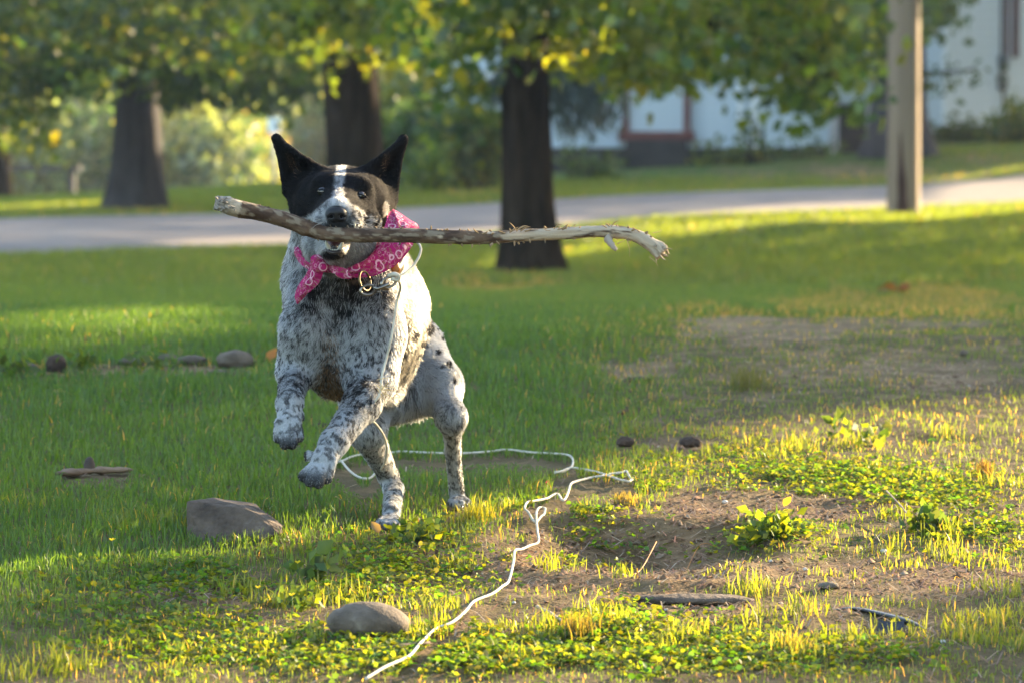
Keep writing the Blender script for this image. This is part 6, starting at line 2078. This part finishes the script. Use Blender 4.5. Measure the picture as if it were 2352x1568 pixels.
rg = np.random.default_rng(90)
G3 = 'white pebbles scattered on the bare earth'
for i_, (u, v, r, lab) in enumerate([
    (1665, 1158, 7, 'small white pebble at the back of the bare earth above the dug hollow'),
    (2052, 1142, 9, 'crumpled white pebble near the dry stem at the right of the earth'),
    (1770, 1295, 5, 'tiny white pebble on the earth below the green weed clump'),
    (2030, 1255, 8, 'whitish pebble on the earth near the right edge'),
    (1850, 1305, 6, 'white pebble just above the rounded grey stone'),
    (1700, 1443, 5, 'white pebble in the thin grass below the right end of the half-buried stone'),
    (1530, 1400, 5, 'small white pebble below the left part of the half-buried stone'),
    (1180, 1385, 5, 'tiny pale pebble right beside the white cord in the foreground'),
    (1430, 1332, 4, 'tiny pale pebble on the front lip of the dug hollow'),
    (2165, 1478, 8, 'white pebble in the blurred grass below the black strip')]):
    stone('pebble', lab, 'pebble', u, v, r, r * .7, M_pebble_pale, 60 + i_, .9, .1, G3, .2)


def stick_on_ground(name, label, cat, pts, r0, r1, m, lift=.004, group=None, n=16):
    u, v = np.array(pts, float).T
    Pg = ground_at(u, v); Pg[:, 2] += np.asarray(lift)
    mb = MB(); mb.tube(spline(Pg, n), np.linspace(r0, r1, n) * (1 + .15 * rg.normal(size=n)), 8)
    return tag(mb.build(name, m), label, cat, group)


stick_on_ground('twig', 'thin pale twig lying at a slant in the grass below the white cord', 'twig', [(1234, 1410), (1262, 1428), (1290, 1456)], .0022, .0014, M_twig_pale, .012)
stick_on_ground('twig', 'dark twig crossed by the white cord near the bottom edge', 'twig', [(800, 1520), (860, 1516), (920, 1508), (985, 1494)], .0042, .0022, M_twig_dark, .008)
stick_on_ground('dry_stem', 'rust-coloured pine needle standing out of the dug hollow', 'stem', [(1432, 1306), (1470, 1275), (1508, 1243)], .0012, .0007, M_needle_dry, [.004, .020, .036])
stick_on_ground('dry_stem', 'pale dry stem slanting over the earth at the right', 'stem', [(2036, 1172), (2075, 1192), (2112, 1216)], .0014, .0008, M_twig_pale, [.03, .018, .006])
stick_on_ground('dry_stem', 'orange needle lying on the earth near the oval stone', 'stem', [(1160, 1292), (1190, 1281), (1225, 1272)], .0008, .0005, M_needle_dry)
stick_on_ground('dry_stem', 'thin rusty needle beside the green weed clump', 'stem', [(1575, 1262), (1610, 1240), (1650, 1238)], .0009, .0005, M_needle_dry, [.004, .016, .006])
# old piece of wood with a knob in the shaded lawn
wd = thing('wood_piece', 'flat weathered piece of wood with a dark knob in the shaded grass at left', 'wood', tuple(ground_at(220, 1094)[0]))
Pw = ground_at(np.array([135, 180, 230, 305]), np.array([1102, 1094, 1090, 1086])); Pw[:, 2] += .014
Pw[:, 2] -= .006
mb = MB(); mb.tube(spline(Pw, 20), np.array([.006] + [.015] * 18 + [.004]) * (1 + .22 * rg.normal(size=20)), 10)
for V_ in mb.V:
    zc_ = V_[:, 2].mean(); V_[:, 2] = zc_ + (V_[:, 2] - zc_) * .35
mb.build('plank', noise_mat('weathered_wood', [(.3, (.10, .062, .038)), (.7, (.21, .14, .088))], scale=40, stretch=(.3, 1, 1), rough=.9, bump=.5), wd)
kc_ = ground_at(206, 1090)[0] + np.array([0, 0, .017]); Pk, Fk = stone_np(kc_, (.009, .009, .014), 77, .2, nu=14, nv=10); mesh_np('knob', Pk, Fk, M_twig_dark, None, wd)
# black broken plastic at the lower right
def plastic():
    P0 = ground_at(np.array([1900, 1960, 2030, 2090, 2125]), np.array([1392, 1404, 1418, 1432, 1440])); P0[:, 2] += np.array([-.004, .003, .006, .006, .0])
    top = spline(P0, 22)
    sec = np.array([[0, 0], [.012, .002], [.020, -.006], [.020, -.022], [.018, -.022], [.017, -.008], [.011, -.001], [0, -.003]])
    w = np.concatenate([np.linspace(.35, 1, 5), np.ones(14), [.8, .6, .3]])
    V = []
    for k, p in enumerate(top):
        for (a, b_) in sec:
            V.append(p + np.array([.1 * a, a * w[k], b_ * (.4 + .6 * smooth(5, 12, np.array(k))) ]))
    n = len(sec); i = np.arange(21)[:, None] * n; j = np.arange(n)[None]; kk = (j + 1) % n
    F = np.stack([i + j, i + kk, i + n + kk, i + n + j], -1).reshape(-1, 4)
    root = thing('plastic_strip', 'black broken plastic strip half buried in the grass at the lower right', 'plastic strip', tuple(P0[2]))
    Mp = noise_mat('black_plastic', [(.3, (.012, .014, .016)), (.7, (.03, .034, .036))], scale=14, rough=.45, spec=.4)
    mesh_np('rim', V, F, Mp, None, root)
    P1 = ground_at(np.array([2015, 2040, 2075]), np.array([1440, 1450, 1448])); P1[:, 2] += .0
    q = np.concatenate([P1, P1 + np.array([.004, .03, .012]), P1 + np.array([0, .004, -.002]), P1 + np.array([.004, .034, .010])])
    mesh_np('flap', q, [[0, 1, 4, 3], [1, 2, 5, 4], [6, 9, 10, 7], [7, 10, 11, 8], [0, 3, 9, 6], [2, 8, 11, 5], [0, 6, 7, 1], [1, 7, 8, 2], [3, 4, 10, 9], [4, 5, 11, 10]], noise_mat('blue_grey_plastic', [(.3, (.016, .02, .028)), (.7, (.03, .036, .048))], scale=20, rough=.7, spec=.1), None, root, flat=True)
plastic()

# little plants one can count
def flower(u, v, label, group):
    B = ground_at(u, v)[0]
    t = thing('yellow_flower', label, 'flower', tuple(B), group)
    h = rg.uniform(.018, .034)
    top = B + np.array([rg.normal() * .004, rg.normal() * .004, h])
    mb = MB(); mb.tube([B, (B + top) / 2 + np.array([.002, 0, 0]), top], [.0007, .0006, .0006], 5); mb.build('stem', M_stub2, t)
    mb = MB()
    for k in range(6):
        a = k * math.pi / 3 + rg.uniform(0, .4); d = np.array([math.cos(a), math.sin(a), .75]); sd = np.array([-math.sin(a), math.cos(a), 0])
        L_ = .0055
        mb.add([top, top + d * L_ * .6 - sd * L_ * .34, top + d * L_, top + d * L_ * .6 + sd * L_ * .34], [[0, 1, 2, 3]], np.array([.75, .60, .03]))
    mb.build('petals', M_petal, t, color=True)
M_stub2 = noise_mat('green_stem', [(.3, (.05, .09, .02)), (.7, (.08, .13, .03))], scale=30, rough=.7)
M_petal = leaf_mat('yellow_petal', trans=.45, tcol=(1.1, 1.0, .6), gloss=.03)
for (u, v, lab) in [(261, 1308, 'lone tiny yellow flower far left below the wedge-shaped rock'), (681, 1352, 'tiny yellow flower nearest below the hind paws'), (566, 1358, 'tiny yellow flower straight below the right tip of the wedge-shaped rock'),
                    (752, 1395, 'tiny yellow flower just left of the oval stone'), (525, 1452, 'lowest of the tiny yellow flowers, left in the sunny grass'), (591, 1405, 'tiny yellow flower at the border of shade and sun'), (668, 1425, 'tiny yellow flower in the weeds left of the oval stone')]:
    flower(u, v, lab, 'tiny yellow flowers in the grass')


def spiky_tuft(name, label, u, v, w, h, n, c0, c1, lean=.25):
    B = ground_at(u, v)[0]; s = PX * B[1]
    P = B + np.stack([rg.normal(size=n) * w * s * .4, rg.normal(size=n) * w * s * .5, np.zeros(n)], -1)
    P[:, 2] = zg(P[:, 0], P[:, 1]) - .002
    k = rg.uniform(0, 1, (n, 1)); c = np.array(c0) * (1 - k) + np.array(c1) * k
    V, F, C = blades(P, h * s * rg.uniform(.6, 1.1, n), rg.uniform(.0011, .0022, n), np.clip(np.abs(rg.normal(0, lean, n)), 0, .8), c, 2, rg)
    t = thing(name, label, 'grass tuft', tuple(B), 'single grass tufts')
    o = mesh_np('blades', V, F, M_grass, C, t); o['kind'] = 'stuff'
spiky_tuft('grass_tuft', 'brown dry stubble tuft in the sunny grass near the right edge', 2258, 1085, 26, 50, 70, (.055, .042, .022), (.10, .085, .04), .12)
spiky_tuft('grass_tuft', 'dry brownish grass tuft in the middle of the near foreground', 1335, 1475, 60, 75, 150, (.07, .065, .03), (.09, .11, .03), .30)
spiky_tuft('grass_tuft', 'bright green grass tuft beside the right hind paw', 1085, 1200, 46, 62, 130, (.09, .14, .025), (.15, .18, .03), .38)
spiky_tuft('grass_tuft', 'tall thin grass tuft at the near right corner', 1820, 1510, 50, 70, 110, (.09, .12, .03), (.14, .15, .04), .35)
spiky_tuft('grass_tuft', 'feathery dark grass clump on the dry patch behind the clods', 1720, 890, 70, 70, 140, (.05, .075, .03), (.08, .10, .04), .45)
spiky_tuft('grass_tuft', 'pale feathery tuft at the loose end of the cord', 1440, 1160, 34, 34, 120, (.09, .10, .045), (.15, .15, .07), .4)


def weed(label, u, v, w, n, pal, sz, name='leafy_weed', up=.4):
    B = ground_at(u, v)[0]; s = PX * B[1]
    t = thing(name, label, 'weed', tuple(B), 'leafy weeds in the turf')
    P = B + np.stack([rg.normal(size=n) * w * s * .45, rg.normal(size=n) * w * s * .45, np.abs(rg.normal(size=n)) * .016 + .004], -1)
    V, F, C = leaf_cloud(P, sz, pal, -up, False, rg)
    o = mesh_np('leaves', V, F, M_clover, C, t); o['kind'] = 'stuff'
weed('green weed clump on the bare earth right of the hollow', 1770, 1245, 62, 170, ('green', 'bright'), .018)
weed('broad-leaved weed glowing in the sun at the back of the sunny grass', 1930, 1000, 40, 26, ('green', 'bright'), .022)
weed('broad-leaved weed left of the middle of the sunny grass', 2010, 1020, 50, 26, ('green', 'bright'), .022)
weed('dark green weed low at the right edge of the earth', 2140, 1215, 60, 130, ('green', 'dark'), .018)
weed('low green weed in front of the hind paw', 960, 1240, 80, 130, ('bright', 'green'), .014)
weed('broad flat weed in the grass below the wedge-shaped rock', 720, 1340, 60, 40, ('green',), .026)
weed('weed clump left of the oval stone', 690, 1405, 50, 70, ('green', 'bright'), .014)
weed('dark weeds at the far left end of the stone row', 25, 868, 70, 45, ('dark', 'green'), .024)
weed('dark weeds right of the upright lump in the stone row', 190, 862, 60, 40, ('dark', 'green'), .022)
weed('low weeds in the middle of the stone row', 345, 856, 70, 40, ('green', 'dark'), .02)
# red-leaved seedling out on the lawn
B = at(2055, 588, 21.0); B[2] = zg(B[0], B[1]); s = PX * B[1]
t = thing('red_seedling', 'small red-leaved seedling alone on the sunlit lawn below the pole', 'seedling', tuple(B))
P = B + np.stack([rg.normal(size=40) * 14 * s, rg.normal(size=40) * .05, rg.uniform(0, 22 * s, 40)], -1)
V, F, C = leaf_cloud(P, .05, 'orange', .4, False, rg); C = C * np.array([.55, .35, .5]); o = mesh_np('leaves', V, F, M_leaf, C, t); o['kind'] = 'stuff'
mb = MB(); mb.tube([B - ZU * .02, B + ZU * 40 * s], [.006, .002], 6); mb.build('stem', M_twig_dark, t)
# fallen leaves and scraps
def fallen(label, u, v, size, c, ang=.3, name='fallen_leaf', lift=.006, shape='kite'):
    B = ground_at(u, v)[0]; B[2] += lift
    t = nrm(np.array([math.cos(ang), .5, math.sin(ang)])); b_ = nrm(np.cross(t, np.array([0, -.6, 1.0]))); nn = np.cross(b_, t)
    T = np.array([[0, 0, 0], [-.22, .2, .05], [-.34, .5, .10], [-.2, .8, .06], [0, 1.05, 0], [.2, .8, .08], [.34, .5, .13], [.22, .2, .06], [0, .5, .0]])
    V = B + size * (T[:, :1] * b_ + T[:, 1:2] * t + T[:, 2:] * nn)
    tag(mesh_np(name, V, np.array([[8, k, (k + 1) % 8] for k in range(8)]), M_clover, np.tile(c, (9, 1))), label, 'leaf')
fallen('orange fallen leaf on the shaded lawn at the end of the stone row', 614, 842, .036, (.30, .14, .04), 1.0)
fallen('pink scrap of leaf standing beside the loose cord', 1257, 1128, .011, (.38, .07, .14), 1.4)
fallen('pale curled dead leaf at the hind paw of the dog', 872, 1228, .022, (.24, .18, .11), 2.2, lift=.004)
fallen('yellow leaf on the bare earth right of the hollow', 1800, 1170, .020, (.30, .26, .04), .9)
fallen('round pale green leaf on the earth beside the yellow leaf', 1795, 1195, .020, (.22, .26, .05), .4)
fallen('pale dead leaf in the shaded grass below the stone row', 115, 905, .05, (.34, .27, .16), -.2)
